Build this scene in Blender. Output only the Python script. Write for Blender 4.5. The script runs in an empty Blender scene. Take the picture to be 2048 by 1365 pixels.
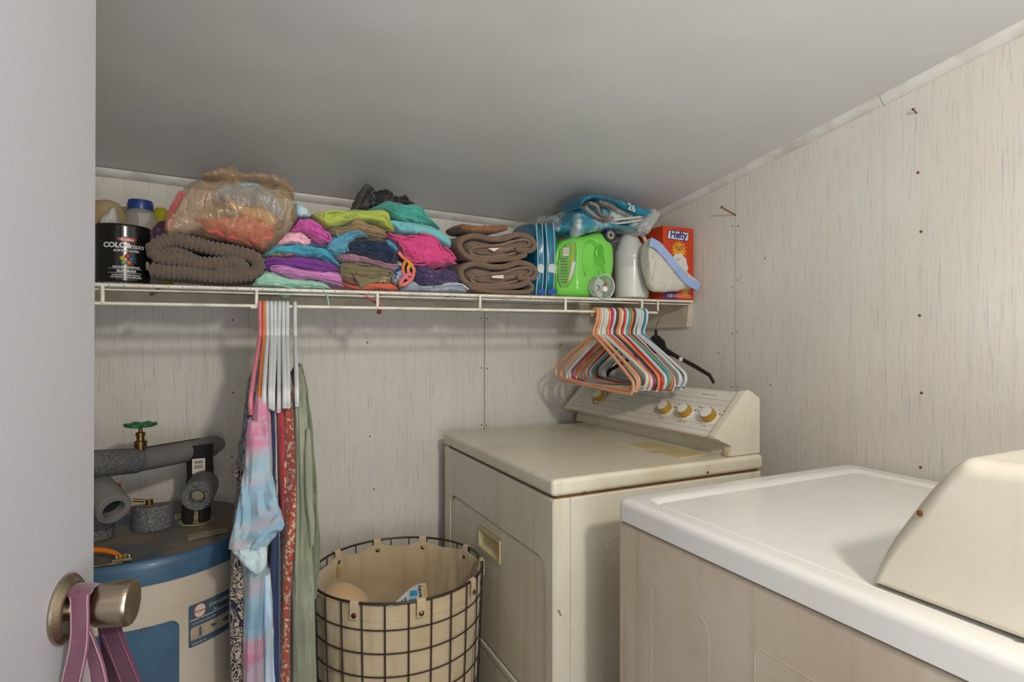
import bpy, bmesh, math, random
import numpy as np
from mathutils import Vector, Matrix, noise
random.seed(4)
PI = math.pi
S = bpy.context.scene
COL = S.collection
# ------------------------------------------------------------------ camera, world, lights, exposure
F, CX, HY, TH, HC = 1143.0, 1024.0, 682.0, math.radians(25.86), 1.224
sT, cT = math.sin(TH), math.cos(TH)
cam = bpy.data.cameras.new('camera'); cam.sensor_width = 36; cam.lens = F/2048*36; cam.clip_start = .01
co = bpy.data.objects.new('camera', cam); COL.objects.link(co)
co.location = (0, 0, HC); co.rotation_euler = (PI/2, 0, -TH); S.camera = co
S.view_settings.view_transform = 'Standard'; S.view_settings.look = 'None'
S.view_settings.exposure = -.10; S.view_settings.gamma = 1; S.view_settings.use_curve_mapping = False
W = bpy.data.worlds.new('world'); S.world = W; W.use_nodes = True
W.node_tree.nodes['Background'].inputs[0].default_value = (.90, .94, 1.0, 1)
W.node_tree.nodes['Background'].inputs[1].default_value = .66
def lamp(name, typ, loc, power, color, size, target=None, sx=None):
    l = bpy.data.lights.new(name, typ); l.energy = power; l.color = color
    if typ == 'AREA':
        l.shape = 'RECTANGLE' if sx else 'DISK'; l.size = size
        if sx: l.size_y = sx
    else: l.shadow_soft_size = size
    o = bpy.data.objects.new(name, l); COL.objects.link(o); o.location = loc
    if target is not None:
        o.rotation_euler = (Vector(target)-Vector(loc)).to_track_quat('-Z', 'Y').to_euler()
    return o
lamp('key_lamp', 'AREA', (.40, -.48, 1.80), 15.5, (1, .915, .81), .12, (.75, 1.9, 1.1))
lamp('ceiling_fill', 'AREA', (.25, -.72, .95), 13, (.90, .95, 1), .8, (.55, .55, 1.9))  # unseen fill added behind the camera, aimed up to brighten the ceiling

# ------------------------------------------------------------------ geometry helpers
def ray(u, v):
    r = (u-CX)/F; h = (HY-v)/F
    return Vector((sT+r*cT, cT-r*sT, h))
CAM = Vector((0, 0, HC))
def aY(u, v, y): d = ray(u, v); return CAM + d*(y/d.y)
def aX(u, v, x): d = ray(u, v); return CAM + d*(x/d.x)
def aZ(u, v, z): d = ray(u, v); return CAM + d*((z-HC)/d.z)
def lin(c): return c/12.92 if c <= .04045 else ((c+.055)/1.055)**2.4
def hexc(h):
    h = h.lstrip('#'); return tuple(lin(int(h[i:i+2], 16)/255) for i in (0, 2, 4))+(1,)

class MB:
    def __init__(s): s.v = []; s.f = []; s.mi = []; s.cur = 0
    def add(s, vs, fs):
        b = len(s.v); s.v += [Vector(p) for p in vs]; s.f += [tuple(i+b for i in f) for f in fs]; s.mi += [s.cur]*len(fs); return b
    def box(s, a, b):
        x0, y0, z0 = a; x1, y1, z1 = b
        s.add([(x0,y0,z0),(x1,y0,z0),(x1,y1,z0),(x0,y1,z0),(x0,y0,z1),(x1,y0,z1),(x1,y1,z1),(x0,y1,z1)],
              [(0,3,2,1),(4,5,6,7),(0,1,5,4),(1,2,6,5),(2,3,7,6),(3,0,4,7)])
        return s
    def rbox(s, a, b, r=.006, seg=3):
        bm = bmesh.new(); bmesh.ops.create_cube(bm, size=1)
        for v in bm.verts:
            v.co = Vector([(a[i]+b[i])/2 + v.co[i]*(b[i]-a[i]) for i in range(3)])
        bmesh.ops.bevel(bm, geom=bm.edges[:], offset=r, segments=seg, affect='EDGES', profile=.5)
        s.bm(bm); return s
    def bm(s, bm):
        bm.verts.index_update()
        s.add([v.co.copy() for v in bm.verts], [tuple(v.index for v in f.verts) for f in bm.faces]); bm.free()
    def prism(s, poly, fn, a, b):
        """poly: 2d list; fn(p,q,t)->3d; extruded from t=a to t=b"""
        n = len(poly)
        vs = [fn(p, q, a) for p, q in poly]+[fn(p, q, b) for p, q in poly]
        s.add(vs, [tuple(range(n))[::-1], tuple(range(n, 2*n))]+[(i, (i+1) % n, n+(i+1) % n, n+i) for i in range(n)])
        return s
    def tube(s, pts, r, n=8, closed=False, caps=True, flat=1.0, up=None):
        pts = [Vector(p) for p in pts]; m = len(pts); rs = r if isinstance(r, (list, tuple)) else [r]*m
        T = []
        for i in range(m):
            if closed: t = pts[(i+1) % m]-pts[i-1]
            else: t = pts[min(i+1, m-1)]-pts[max(i-1, 0)]
            T.append(t.normalized() if t.length > 1e-9 else Vector((0, 0, 1)))
        a = Vector(up) if up is not None else (Vector((0, 0, 1)) if abs(T[0].z) < .9 else Vector((1, 0, 0)))
        N = (a-T[0]*a.dot(T[0])).normalized(); vs = []
        for i in range(m):
            if i: 
                if up is not None: N = Vector(up)
                N = N-T[i]*N.dot(T[i]); N = N.normalized() if N.length > 1e-9 else Vector((1, 0, 0))
            B = T[i].cross(N)
            for k in range(n):
                th = 2*PI*k/n; vs.append(pts[i]+(N*math.cos(th)*flat+B*math.sin(th))*rs[i])
        fs = []
        for i in range(m if closed else m-1):
            j = (i+1) % m
            for k in range(n): fs.append((i*n+k, i*n+(k+1) % n, j*n+(k+1) % n, j*n+k))
        if caps and not closed: fs += [tuple(range(n))[::-1], tuple(range((m-1)*n, m*n))]
        s.add(vs, fs); return s
    def lathe(s, prof, base=(0,0,0), axis=(0,0,1), n=32, sq=(1,1)):
        ax = Vector(axis).normalized(); a = Vector((1,0,0)) if abs(ax.x) < .9 else Vector((0,1,0))
        if abs(ax.z) < .9: a = Vector((0,0,1))
        N = (a-ax*a.dot(ax)).normalized(); B = ax.cross(N); base = Vector(base); vs = []
        for r, h in prof:
            for k in range(n):
                t = 2*PI*k/n; vs.append(base+ax*h+(N*math.cos(t)*sq[0]+B*math.sin(t)*sq[1])*max(r, 1e-5))
        m = len(prof); fs = [(i*n+k, i*n+(k+1) % n, (i+1)*n+(k+1) % n, (i+1)*n+k) for i in range(m-1) for k in range(n)]
        s.add(vs, fs); return s
    def ball(s, c, r, sc=(1,1,1), n=16):
        prof = [(math.sin(PI*i/n)*r, -math.cos(PI*i/n)*r) for i in range(n+1)]
        b = len(s.v); s.lathe(prof, n=2*n)
        for i in range(b, len(s.v)):
            p = s.v[i]; s.v[i] = Vector((p.x*sc[0]+c[0], p.y*sc[1]+c[1], p.z*sc[2]+c[2]))
        return s
    def strip(s, pts, w, th, wdir, ripple=0):
        """flat ribbon swept along pts, width direction wdir (vector or list)"""
        pts = [Vector(p) for p in pts]; m = len(pts); vs = []
        for i, p in enumerate(pts):
            t = (pts[min(i+1, m-1)]-pts[max(i-1, 0)]).normalized()
            wd = Vector(wdir[i] if isinstance(wdir, list) else wdir); wd = (wd-t*wd.dot(t)).normalized()
            nn = t.cross(wd); ww = w[i] if isinstance(w, list) else w
            for a in (-1, -.5, 0, .5, 1):
                q = p+wd*ww/2*a; off = nn*(ripple*math.sin(i*.9+a*2))
                vs.append(q+off-nn*th/2)
            for a in (1, .5, 0, -.5, -1):
                q = p+wd*ww/2*a; off = nn*(ripple*math.sin(i*.9+a*2))
                vs.append(q+off+nn*th/2)
        n = 10; fs = [(i*n+k, i*n+(k+1) % n, (i+1)*n+(k+1) % n, (i+1)*n+k) for i in range(m-1) for k in range(n)]
        fs += [tuple(range(n))[::-1], tuple(range((m-1)*n, m*n))]
        s.add(vs, fs); return s

def wloc(o):
    p = Vector((0, 0, 0))
    while o is not None: p += o.location; o = o.parent
    return p
def fixn(me):
    bm = bmesh.new(); bm.from_mesh(me); bmesh.ops.recalc_face_normals(bm, faces=bm.faces[:]); bm.to_mesh(me); bm.free()
def obj(name, mb, mat, parent=None, smooth=True, angle=40):
    off = wloc(parent) if parent else Vector((0, 0, 0))
    me = bpy.data.meshes.new(name); me.from_pydata([p-off for p in mb.v], [], mb.f)
    for m in (mat if isinstance(mat, list) else [mat]): me.materials.append(m)
    if isinstance(mat, list): me.polygons.foreach_set('material_index', mb.mi)
    me.update(); fixn(me)
    if smooth:
        me.polygons.foreach_set('use_smooth', [True]*len(me.polygons)); me.set_sharp_from_angle(angle=math.radians(angle))
    o = bpy.data.objects.new(name, me); COL.objects.link(o)
    if smooth and len(me.polygons) < 3000:
        w = o.modifiers.new('weighted', 'WEIGHTED_NORMAL'); w.keep_sharp = True; w.weight = 80
    if parent: o.parent = parent
    return o
def tag(o, label=None, cat=None, group=None, kind=None):
    if label: o['label'] = label
    if cat: o['category'] = cat
    if group: o['group'] = group
    if kind: o['kind'] = kind
    return o
def thing(name, label, cat, loc=(0,0,0), group=None, rot=(0,0,0)):
    o = bpy.data.objects.new(name, None); COL.objects.link(o); o.empty_display_size = .05
    o.location = loc; o.rotation_euler = rot; return tag(o, label, cat, group)
def solo(name, mb, mat, label, cat, group=None, **k):
    return tag(obj(name, mb, mat, **k), label, cat, group)
def kids(o): return [c for c in list(COL.objects) if c.parent == o]
def copy_tree(o, parent=None):
    c = o.copy(); COL.objects.link(c); c.parent = parent
    for ch in kids(o): copy_tree(ch, c)
    return c
def smooth_path(pts, k=6, closed=False):
    P = [Vector(p) for p in pts]; n = len(P); out = []
    for i in range(n if closed else n-1):
        if closed: a, b, c, d = P[(i-1) % n], P[i], P[(i+1) % n], P[(i+2) % n]
        else: a, b, c, d = P[max(i-1, 0)], P[i], P[i+1], P[min(i+2, n-1)]
        for j in range(k):
            t = j/k
            out.append(.5*((2*b)+(c-a)*t+(2*a-5*b+4*c-d)*t*t+(3*b-a-3*c+d)*t**3))
    if not closed: out.append(P[-1])
    return out
def resample(pts, n):
    P = [Vector(p) for p in pts]; L = [0]
    for i in range(1, len(P)): L.append(L[-1]+(P[i]-P[i-1]).length)
    out = []; j = 0
    for i in range(n):
        t = L[-1]*i/(n-1)
        while j < len(P)-2 and L[j+1] < t: j += 1
        seg = L[j+1]-L[j]; f = (t-L[j])/seg if seg > 1e-12 else 0
        out.append(P[j].lerp(P[j+1], min(max(f, 0), 1)))
    return out
def ss(a, b, x):
    t = min(max((x-a)/(b-a), 0), 1); return t*t*(3-2*t)
def nz(x, y=0, z=0): return noise.noise(Vector((x, y, z)))
def ridge(x, y, z): return 1-2.2*abs(noise.noise(Vector((x, y, z))))

SHELF = [False]
def tilt(p):
    if SHELF[0] and p.y > 1.48: p.z += .058*(p.y-1.48)
    return p
def soft_mb(top, bot, yf, depth, n=70, m=44, lips=0, lamp_=.008, slope=.5, e=.55, wr=.005, fx=18, fz=55, seed=0, layers=(), disp=None, drop=0, taper=.0, mb=None, lift=0):
    """soft folded body: closed loops lofted between an upper and a lower outline (photo pixels on the plane Y=yf)"""
    mb = mb or MB()
    T = resample(smooth_path([aY(u, v, yf) for u, v in top], 6), n)
    B = resample(smooth_path([aY(u, v, yf) for u, v in bot], 6), n)
    vs = []
    for i in range(n):
        s = i/(n-1); endr = (1-abs(2*s-1)**6)**.5 if 0 < i < n-1 else .12
        mid = (T[i]+B[i])/2; half = (T[i]-B[i])/2
        dd = depth/2
        for k in range(m):
            a = 2*PI*k/m
            if lips: a = PI*(k/(m*.8)-.5)*1.1 if k < m*.8 else PI*.6+PI*.8*(k-m*.8)/(m*.2)*.999-0.05
            c, q = math.cos(a), math.sin(a)
            py = math.copysign(abs(c)**e, c); pz = math.copysign(abs(q)**e, q)
            yc = yf+dd-py*dd*(.75+.25*endr)
            p = mid+half*pz; p.y = yc
            fr = max(c, 0)**.5
            w = wr*(ridge(p.x*fx+seed, p.z*fz+seed*1.7+nz(p.x*9+seed)*1.5, p.y*7)*.65 + .5*nz(p.x*fx*2.3+seed, p.z*fz*1.2, p.y*12))
            w += wr*.30*ridge(p.x*fx*2.7+seed*2, p.z*fz*1.6+seed, p.y*9+nz(p.x*30)*.6)
            w *= 1.25*min(1, half.length/.012)
            if lips and c > 0:
                qq = pz*lips*.5+slope*s+.55*nz(s*3.3+seed, seed*.7)+.35*nz(s*7+seed, pz*1.6)+.04*nz(s*18, pz*3+seed)+5
                fl = math.floor(qq); f = qq-fl
                am = ss(-.25, .25, nz(s*2.6+fl*5.1+seed, fl*3.3)+.12)
                w += lamp_*am*(f**1.6-.35)*min(1, half.length/.010)
            for (lv, am, wd) in layers:
                x = (pz-lv-.18*nz(s*4+seed+lv*5, lv*3))/wd
                w -= am*math.exp(-x*x)*fr
            o = Vector((0, -c, q*.6)); p = p+o*w*(.25+.75*endr)
            if disp and c > -.2:
                d = (p-CAM); zc = d.x*sT+d.y*cT; uu = CX+F*(d.x*cT-d.y*sT)/zc; vv = HY-F*d.z/zc
                p.y += disp(uu, vv)*fr if not isinstance(disp(uu, vv), tuple) else 0
            vs.append(tilt(p))
    fs = [(i*m+k, i*m+(k+1) % m, (i+1)*m+(k+1) % m, (i+1)*m+k) for i in range(n-1) for k in range(m)]
    fs += [tuple(range(m))[::-1], tuple(range((n-1)*m, n*m))]
    mb.add(vs, fs); return mb

def ribbon_mb(path, yf, depth, th, rib=0, pitch=.012, mb=None, px=True, step=.004, jit=.0, seed=0, flare=0):
    """thick cloth layer following a path seen end-on (pixels on plane Y=yf), running back by depth"""
    mb = mb or MB()
    P = smooth_path([aY(u, v, yf) for u, v in path] if px else path, 8)
    L = sum((P[i+1]-P[i]).length for i in range(len(P)-1)); n = max(8, int(L/step)); P = resample(P, n)
    prof = []
    for k in range(7):                       # rounded front
        a = PI/2+PI*k/6; prof.append((math.cos(a)*.5, math.sin(a)))
    prof = [(-.0+p[0], p[1]) for p in prof]
    vs = []; ns = 7+6+6
    acc = 0
    for i in range(n):
        if i: acc += (P[i]-P[i-1]).length
        t = (P[min(i+1, n-1)]-P[max(i-1, 0)]).normalized(); N = Vector((-t.z, 0, t.x))
        h = th/2
        if rib: h *= 1+rib*abs(math.sin(PI*acc/pitch))-rib*.5
        endf = min(1, (min(i, n-1-i)+.6)/2.5)**.5; h *= endf
        yo = jit*nz(acc*30+seed, seed) + (rib*.5*h*(1-abs(math.sin(PI*acc/pitch))) if rib else 0)
        for (a, b) in prof: vs.append(P[i]+N*h*b+Vector((0, yf-P[i].y+yo+h*(1+a*2*.9), 0)))
        for j in range(1, 7): vs.append(P[i]-N*h*(1+.0*j)+Vector((0, h+depth*j/6, 0))+N*jit*.5*nz(acc*20, j*.7+seed))
        for j in range(6, 0, -1): vs.append(P[i]+N*h+Vector((0, h+depth*j/6, 0))+N*jit*.5*nz(acc*20, j*.7+seed))
    fs = [(i*ns+k, i*ns+(k+1) % ns, (i+1)*ns+(k+1) % ns, (i+1)*ns+k) for i in range(n-1) for k in range(ns)]
    fs += [tuple(range(ns))[::-1], tuple(range((n-1)*ns, n*ns))]
    mb.add([tilt(p) for p in vs], fs); return mb

def text_mb(s, size, fn, bold=0, align='CENTER', ext=.0004, mb=None, italic=0):
    """lettering mesh; fn(x,y,e)->world"""
    c = bpy.data.curves.new('t', 'FONT'); c.body = s; c.size = size; c.align_x = align; c.offset = bold; c.shear = italic
    c.extrude = ext/2; c.resolution_u = 3
    o = bpy.data.objects.new('t', c); COL.objects.link(o); dg = bpy.context.evaluated_depsgraph_get()
    me = bpy.data.meshes.new_from_object(o.evaluated_get(dg)); mb = mb or MB()
    mb.add([fn(v.co.x, v.co.y, v.co.z) for v in me.vertices], [tuple(p.vertices) for p in me.polygons])
    bpy.data.objects.remove(o); bpy.data.meshes.remove(me); return mb

# ------------------------------------------------------------------ materials
MC = {}
def mat(name, col, rough=.6, metal=0, col2=None, nscale=6, nmix=(.4, .65), bump=0, bscale=60, coat=0, spec=.5, sheen=0, trans=0, alpha=1, ior=1.45,
        bsc=(1,1,1), nsc=(1,1,1), sub=0, bdist=.002, detail=4):
    m = bpy.data.materials.new(name); m.use_nodes = True; nt = m.node_tree; b = nt.nodes['Principled BSDF']; L = nt.links
    c = hexc(col) if isinstance(col, str) else col
    b.inputs['Base Color'].default_value = c; b.inputs['Roughness'].default_value = rough; b.inputs['Metallic'].default_value = metal
    b.inputs['Coat Weight'].default_value = coat; b.inputs['Coat Roughness'].default_value = .15
    b.inputs['Specular IOR Level'].default_value = spec; b.inputs['Sheen Weight'].default_value = sheen
    b.inputs['Transmission Weight'].default_value = trans; b.inputs['Alpha'].default_value = alpha; b.inputs['IOR'].default_value = ior
    tc = nt.nodes.new('ShaderNodeTexCoord')
    def noi(scale, sc, det=detail):
        mp = nt.nodes.new('ShaderNodeMapping'); mp.inputs['Scale'].default_value = sc; L.new(tc.outputs['Object'], mp.inputs[0])
        n = nt.nodes.new('ShaderNodeTexNoise'); n.inputs['Scale'].default_value = scale; n.inputs['Detail'].default_value = det
        L.new(mp.outputs[0], n.inputs[0]); return n
    if col2:
        n = noi(nscale, nsc); r = nt.nodes.new('ShaderNodeMapRange'); r.inputs[1].default_value = nmix[0]; r.inputs[2].default_value = nmix[1]
        L.new(n.outputs[0], r.inputs[0]); mx = nt.nodes.new('ShaderNodeMix'); mx.data_type = 'RGBA'
        L.new(r.outputs[0], mx.inputs[0]); mx.inputs[6].default_value = c; mx.inputs[7].default_value = hexc(col2)
        L.new(mx.outputs[2], b.inputs['Base Color']); m['mixout'] = mx.name
    if bump:
        n = noi(bscale, bsc, 3); bp = nt.nodes.new('ShaderNodeBump'); bp.inputs['Strength'].default_value = bump; bp.inputs['Distance'].default_value = bdist
        L.new(n.outputs[0], bp.inputs['Height']); L.new(bp.outputs[0], b.inputs['Normal'])
    return m
def cloth(name, col, col2=None, bump=.35, **k):
    return mat(name, col, rough=.92, spec=.15, sheen=.25, bump=bump, bscale=900, col2=col2, bdist=.001, **k)
def node(nt, typ, **k):
    n = nt.nodes.new(typ)
    for a, b in k.items(): setattr(n, a, b)
    return n
def ramp(nt, fac, stops, interp='LINEAR'):
    r = nt.nodes.new('ShaderNodeValToRGB'); r.color_ramp.interpolation = interp; e = r.color_ramp.elements
    while len(e) < len(stops): e.new(.5)
    for i, (p, c) in enumerate(stops): e[i].position = p; e[i].color = hexc(c) if isinstance(c, str) else c
    nt.links.new(fac, r.inputs[0]); return r.outputs[0]
def mapped(nt, sc, loc=(0,0,0), src='Object'):
    tc = nt.nodes.new('ShaderNodeTexCoord'); mp = nt.nodes.new('ShaderNodeMapping'); mp.inputs['Scale'].default_value = sc
    mp.inputs['Location'].default_value = loc; nt.links.new(tc.outputs[src], mp.inputs[0]); return mp.outputs[0]
def mixc(nt, fac, a, b):
    m = nt.nodes.new('ShaderNodeMix'); m.data_type = 'RGBA'
    if hasattr(fac, 'links'): nt.links.new(fac, m.inputs[0])
    else: m.inputs[0].default_value = fac
    for i, x in ((6, a), (7, b)):
        if isinstance(x, str): m.inputs[i].default_value = hexc(x)
        else: nt.links.new(x, m.inputs[i])
    return m.outputs[2]
def noisef(nt, vec, scale, detail=3, rough=.5, dist=0):
    n = nt.nodes.new('ShaderNodeTexNoise'); n.inputs['Scale'].default_value = scale; n.inputs['Detail'].default_value = detail
    n.inputs['Roughness'].default_value = rough; n.inputs['Distortion'].default_value = dist; nt.links.new(vec, n.inputs[0]); return n.outputs[0]
def rng(nt, x, a, b, c=0, d=1):
    r = nt.nodes.new('ShaderNodeMapRange'); nt.links.new(x, r.inputs[0])
    for i, q in enumerate((a, b, c, d)): r.inputs[i+1].default_value = q
    return r.outputs[0]

# wallpapered panel: off-white with fine vertical grey, blue and rose threads
def wall_mat():
    m = mat('wallpaper', '#dfdad0', rough=.55); nt = m.node_tree; b = nt.nodes['Principled BSDF']
    base = mixc(nt, rng(nt, noisef(nt, mapped(nt, (2, 2, 2)), 1.2), .35, .7), '#dedad1', '#d4cfc5')
    s1 = rng(nt, noisef(nt, mapped(nt, (330, 330, 13)), 1, 2), .60, .74, 0, .34)
    s2 = rng(nt, noisef(nt, mapped(nt, (260, 260, 9), (7, 3, 2)), 1, 2), .61, .74, 0, .48)
    s3 = rng(nt, noisef(nt, mapped(nt, (330, 330, 15), (1, 9, 5)), 1, 2), .63, .76, 0, .42)
    s4 = rng(nt, noisef(nt, mapped(nt, (60, 60, .6), (3, 1, 5)), 1, 3), .5, .75, 0, .22)
    c = mixc(nt, s4, base, '#bdb7aa'); c = mixc(nt, s1, c, '#a79b88'); c = mixc(nt, s2, c, '#87a3b3'); c = mixc(nt, s3, c, '#c49a9e')
    nt.links.new(c, b.inputs['Base Color'])
    bp = node(nt, 'ShaderNodeBump'); bp.inputs['Strength'].default_value = .15; bp.inputs['Distance'].default_value = .001
    nt.links.new(noisef(nt, mapped(nt, (200, 200, 14)), 1, 3), bp.inputs['Height']); nt.links.new(bp.outputs[0], b.inputs['Normal'])
    return m
M_WALL = wall_mat()
M_SEAM = mat('panel_joint', '#8a6a45', .8)
def ceil_mat():
    m = mat('ceiling_paint', '#d2d2cf', rough=.38, spec=.45); nt = m.node_tree; b = nt.nodes['Principled BSDF']
    v = mapped(nt, (1, 1, 1)); n1 = noisef(nt, v, 2.2, 2); n2 = noisef(nt, v, 300, 3)
    b1 = node(nt, 'ShaderNodeBump'); b1.inputs['Strength'].default_value = .35; b1.inputs['Distance'].default_value = .03
    b2 = node(nt, 'ShaderNodeBump'); b2.inputs['Strength'].default_value = .12; b2.inputs['Distance'].default_value = .001
    nt.links.new(n1, b1.inputs['Height']); nt.links.new(n2, b2.inputs['Height']); nt.links.new(b1.outputs[0], b2.inputs['Normal'])
    nt.links.new(b2.outputs[0], b.inputs['Normal'])
    c = mixc(nt, rng(nt, noisef(nt, v, 1.5), .35, .7), '#d8d8d7', '#d0d0ce'); nt.links.new(c, b.inputs['Base Color']); return m
M_CEIL = ceil_mat()
M_TRIM = mat('trim_paint', '#dcdad4', .35, col2='#c6c2b8', nscale=14, bump=.3, bscale=30, bdist=.003)
M_FLOOR = mat('vinyl_floor', '#8f7a63', .5, col2='#7b6650', nscale=5)
M_DOOR = mat('door_paint', '#b1b1b6', .42, bump=.25, bscale=220, bdist=.001)
M_WIRE = mat('shelf_vinyl', '#e3dfd2', .35, col2='#c9bfa4', nscale=18, nmix=(.5, .7), coat=.2)
M_WOOD = mat('painted_board', '#d0c6b0', .55, col2='#a8977a', nscale=7, nmix=(.45, .75), bump=.4, bscale=20, bdist=.003)
def enamel(name, c1, c2, c3, sc=3, rough=.22, streak=0.35, spots=.35):
    m = mat(name, c1, rough=rough, spec=.5, coat=.25); nt = m.node_tree; b = nt.nodes['Principled BSDF']
    f = rng(nt, noisef(nt, mapped(nt, (1, 1, 1)), sc, 6, .6), .42, .72)
    c = mixc(nt, f, c1, c2)
    g = rng(nt, noisef(nt, mapped(nt, (26, 26, 1.3)), 1, 4), .56, .78, 0, streak); c = mixc(nt, g, c, c3)
    h = rng(nt, noisef(nt, mapped(nt, (1, 1, 1)), 45, 5, .7), .66, .74, 0, spots); c = mixc(nt, h, c, c3)
    nt.links.new(c, b.inputs['Base Color'])
    nt.links.new(rng(nt, noisef(nt, mapped(nt, (1, 1, 1)), 9, 5), .3, .7, rough*.9, rough*1.3), b.inputs['Roughness'])
    return m
M_DRY = enamel('dryer_enamel', '#dad5c4', '#cdc5ad', '#b39a66')
M_DRYTOP = enamel('dryer_top_enamel', '#dfdac6', '#cfc5a9', '#ab8f5d', 5, .3, .2, .22)
M_WASH = enamel('washer_side_enamel', '#cfc2b0', '#bfae98', '#a98a68', 4, .35, .5)
M_WASHTOP = enamel('washer_top_enamel', '#e9e8e4', '#e2e0d9', '#cfc7b4', 3, .22, 0, .04)
M_CONS = enamel('console_side_plastic', '#dfd8c8', '#d6cdb8', '#b0905c', 4, .25, .15)
M_PANEL = mat('console_panel_print', '#e6e2d8', .3, col2='#ddd7c8', nscale=6)
M_CREAM = mat('cream_plastic', '#cfc096', .4, col2='#c3b080', nscale=10)
M_GOLD = mat('gold_knob_band', '#b8913f', .35, metal=.35)
M_WHITEP = mat('white_plastic', '#e9e7e2', .35)
M_INK = mat('grey_print', '#8b8a86', .6)
M_DARK = mat('dark_gap', '#3a332b', .8)
M_RUST = mat('rust_spot', '#6b4726', .9)
M_NICK = mat('brushed_nickel', '#a89a84', .28, metal=1, bump=.12, bscale=40, bsc=(1,1,30))
M_STEEL = mat('steel', '#8e8a84', .35, metal=1)
# ------------------------------------------------------------------ the room
XR, YB = 1.42, 1.94
def cz(x, y): return 1.6606+.145*(1.94-y)-.025*(x-1.42)
def struct(o): o['kind'] = 'structure'; return o
struct(obj('floor', MB().box((-.9, -1.3, -.05), (1.6, 2.1, 0)), M_FLOOR, smooth=False))
# ceiling slab, following the roof slope, cut fine enough to sag a little
mb = MB(); nx, ny = 24, 26; vs = []
for j in range(ny+1):
    for i in range(nx+1):
        x = -.8+2.3*i/nx; y = -.55+2.6*j/ny
        vs.append((x, y, cz(x, y)+.0025*nz(x*2.3, y*2.1, 3)))
n0 = len(vs); vs += [(p[0], p[1], p[2]+.09) for p in vs]
fs = []
for j in range(ny):
    for i in range(nx):
        a = j*(nx+1)+i; fs.append((a, a+nx+1, a+nx+2, a+1)); fs.append((n0+a, n0+a+1, n0+a+nx+2, n0+a+nx+1))
per = [i for i in range(nx+1)]+[(j)*(nx+1)+nx for j in range(1, ny+1)]+[ny*(nx+1)+i for i in range(nx-1, -1, -1)]+[j*(nx+1) for j in range(ny-1, 0, -1)]
for a, b in zip(per, per[1:]+per[:1]): fs.append((a, b, n0+b, n0+a))
mb.add(vs, fs); struct(obj('ceiling', mb, M_CEIL))
SEAM_X, SEAM_Y = .827, 1.316
wb = struct(obj('wall_back', MB().prism([(-.8, 0), (1.47, 0), (1.47, cz(1.47, YB)+.04), (-.8, cz(-.8, YB)+.04)], lambda p, q, t: (p, t, q), YB+.010, YB+.06), M_SEAM, smooth=False))
for a, b in ((-.8, SEAM_X-1.22), (SEAM_X-1.22, SEAM_X), (SEAM_X, 1.425)):
    a += .0014; b -= .0014
    obj('panel', MB().prism([(a, 0), (b, 0), (b, cz(b, YB)+.03), (a, cz(a, YB)+.03)], lambda p, q, t: (p, t, q), YB, YB+.011), M_WALL, wb, smooth=False)
wr = struct(obj('wall_right', MB().prism([(-.55, 0), (YB+.012, 0), (YB+.012, cz(XR, YB)+.04), (-.55, cz(XR, -.55)+.04)], lambda p, q, t: (t, p, q), XR+.010, XR+.06), M_SEAM, smooth=False))
for a, b in ((-.55, SEAM_Y-1.22), (SEAM_Y-1.22, SEAM_Y), (SEAM_Y, YB-.0005)):
    a += .0014 if a > -.5 else 0; b -= .0014
    obj('panel', MB().prism([(a, 0), (b, 0), (b, cz(XR, b)+.03), (a, cz(XR, a)+.03)], lambda p, q, t: (t, p, q), XR, XR+.011), M_WALL, wr, smooth=False)
struct(obj('wall_left', MB().prism([(-.55, 0), (YB+.01, 0), (YB+.01, cz(-.75, YB)+.04), (-.55, cz(-.75, -.55)+.04)], lambda p, q, t: (t, p, q), -.80, -.75), M_WALL, smooth=False))
# cove trim
prof = [(0, 0)]+[(.026-.024*math.sin(a)**1.3*.55, .003+.025*(a/(PI/2))) for a in [PI/2*i/6 for i in range(7)]]+[(0, .030)]
prof = [(0, 0), (.021, 0), (.0215, .003), (.0195, .0085), (.0150, .0150), (.0085, .0195), (.003, .0215), (0, .0215)]
def trim(name, p0, p1, inn, n=60, sd=0):
    vs = []; m = len(prof); p0, p1, inn = Vector(p0), Vector(p1), Vector(inn)
    for i in range(n+1):
        p = p0.lerp(p1, i/n); w = .0012*nz(i*.25+sd, sd)
        for a, b in prof: vs.append(p+inn*(a+w*(a > 0))+Vector((0, 0, -b-w*(b > .01)+.001)))
    fs = [(i*m+k, i*m+(k+1) % m, (i+1)*m+(k+1) % m, (i+1)*m+k) for i in range(n) for k in range(m)]+[tuple(range(m)), tuple(range(n*m, n*m+m))]
    mb = MB(); mb.add(vs, fs); return struct(obj(name, mb, M_TRIM, angle=50))
trim('trim_1', (-.75, YB, cz(-.75, YB)), (XR, YB, cz(XR, YB)), (0, -1, 0), sd=2)
J = aX(1770, 206, XR).y
trim('trim_2', (XR, J+.001, cz(XR, J)), (XR, YB-.02, cz(XR, YB-.02)), (-1, 0, 0), sd=5)
trim('trim_3', (XR, -.55, cz(XR, -.55)), (XR, J-.001, cz(XR, J)-.001), (-1, 0, 0), sd=9)
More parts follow.
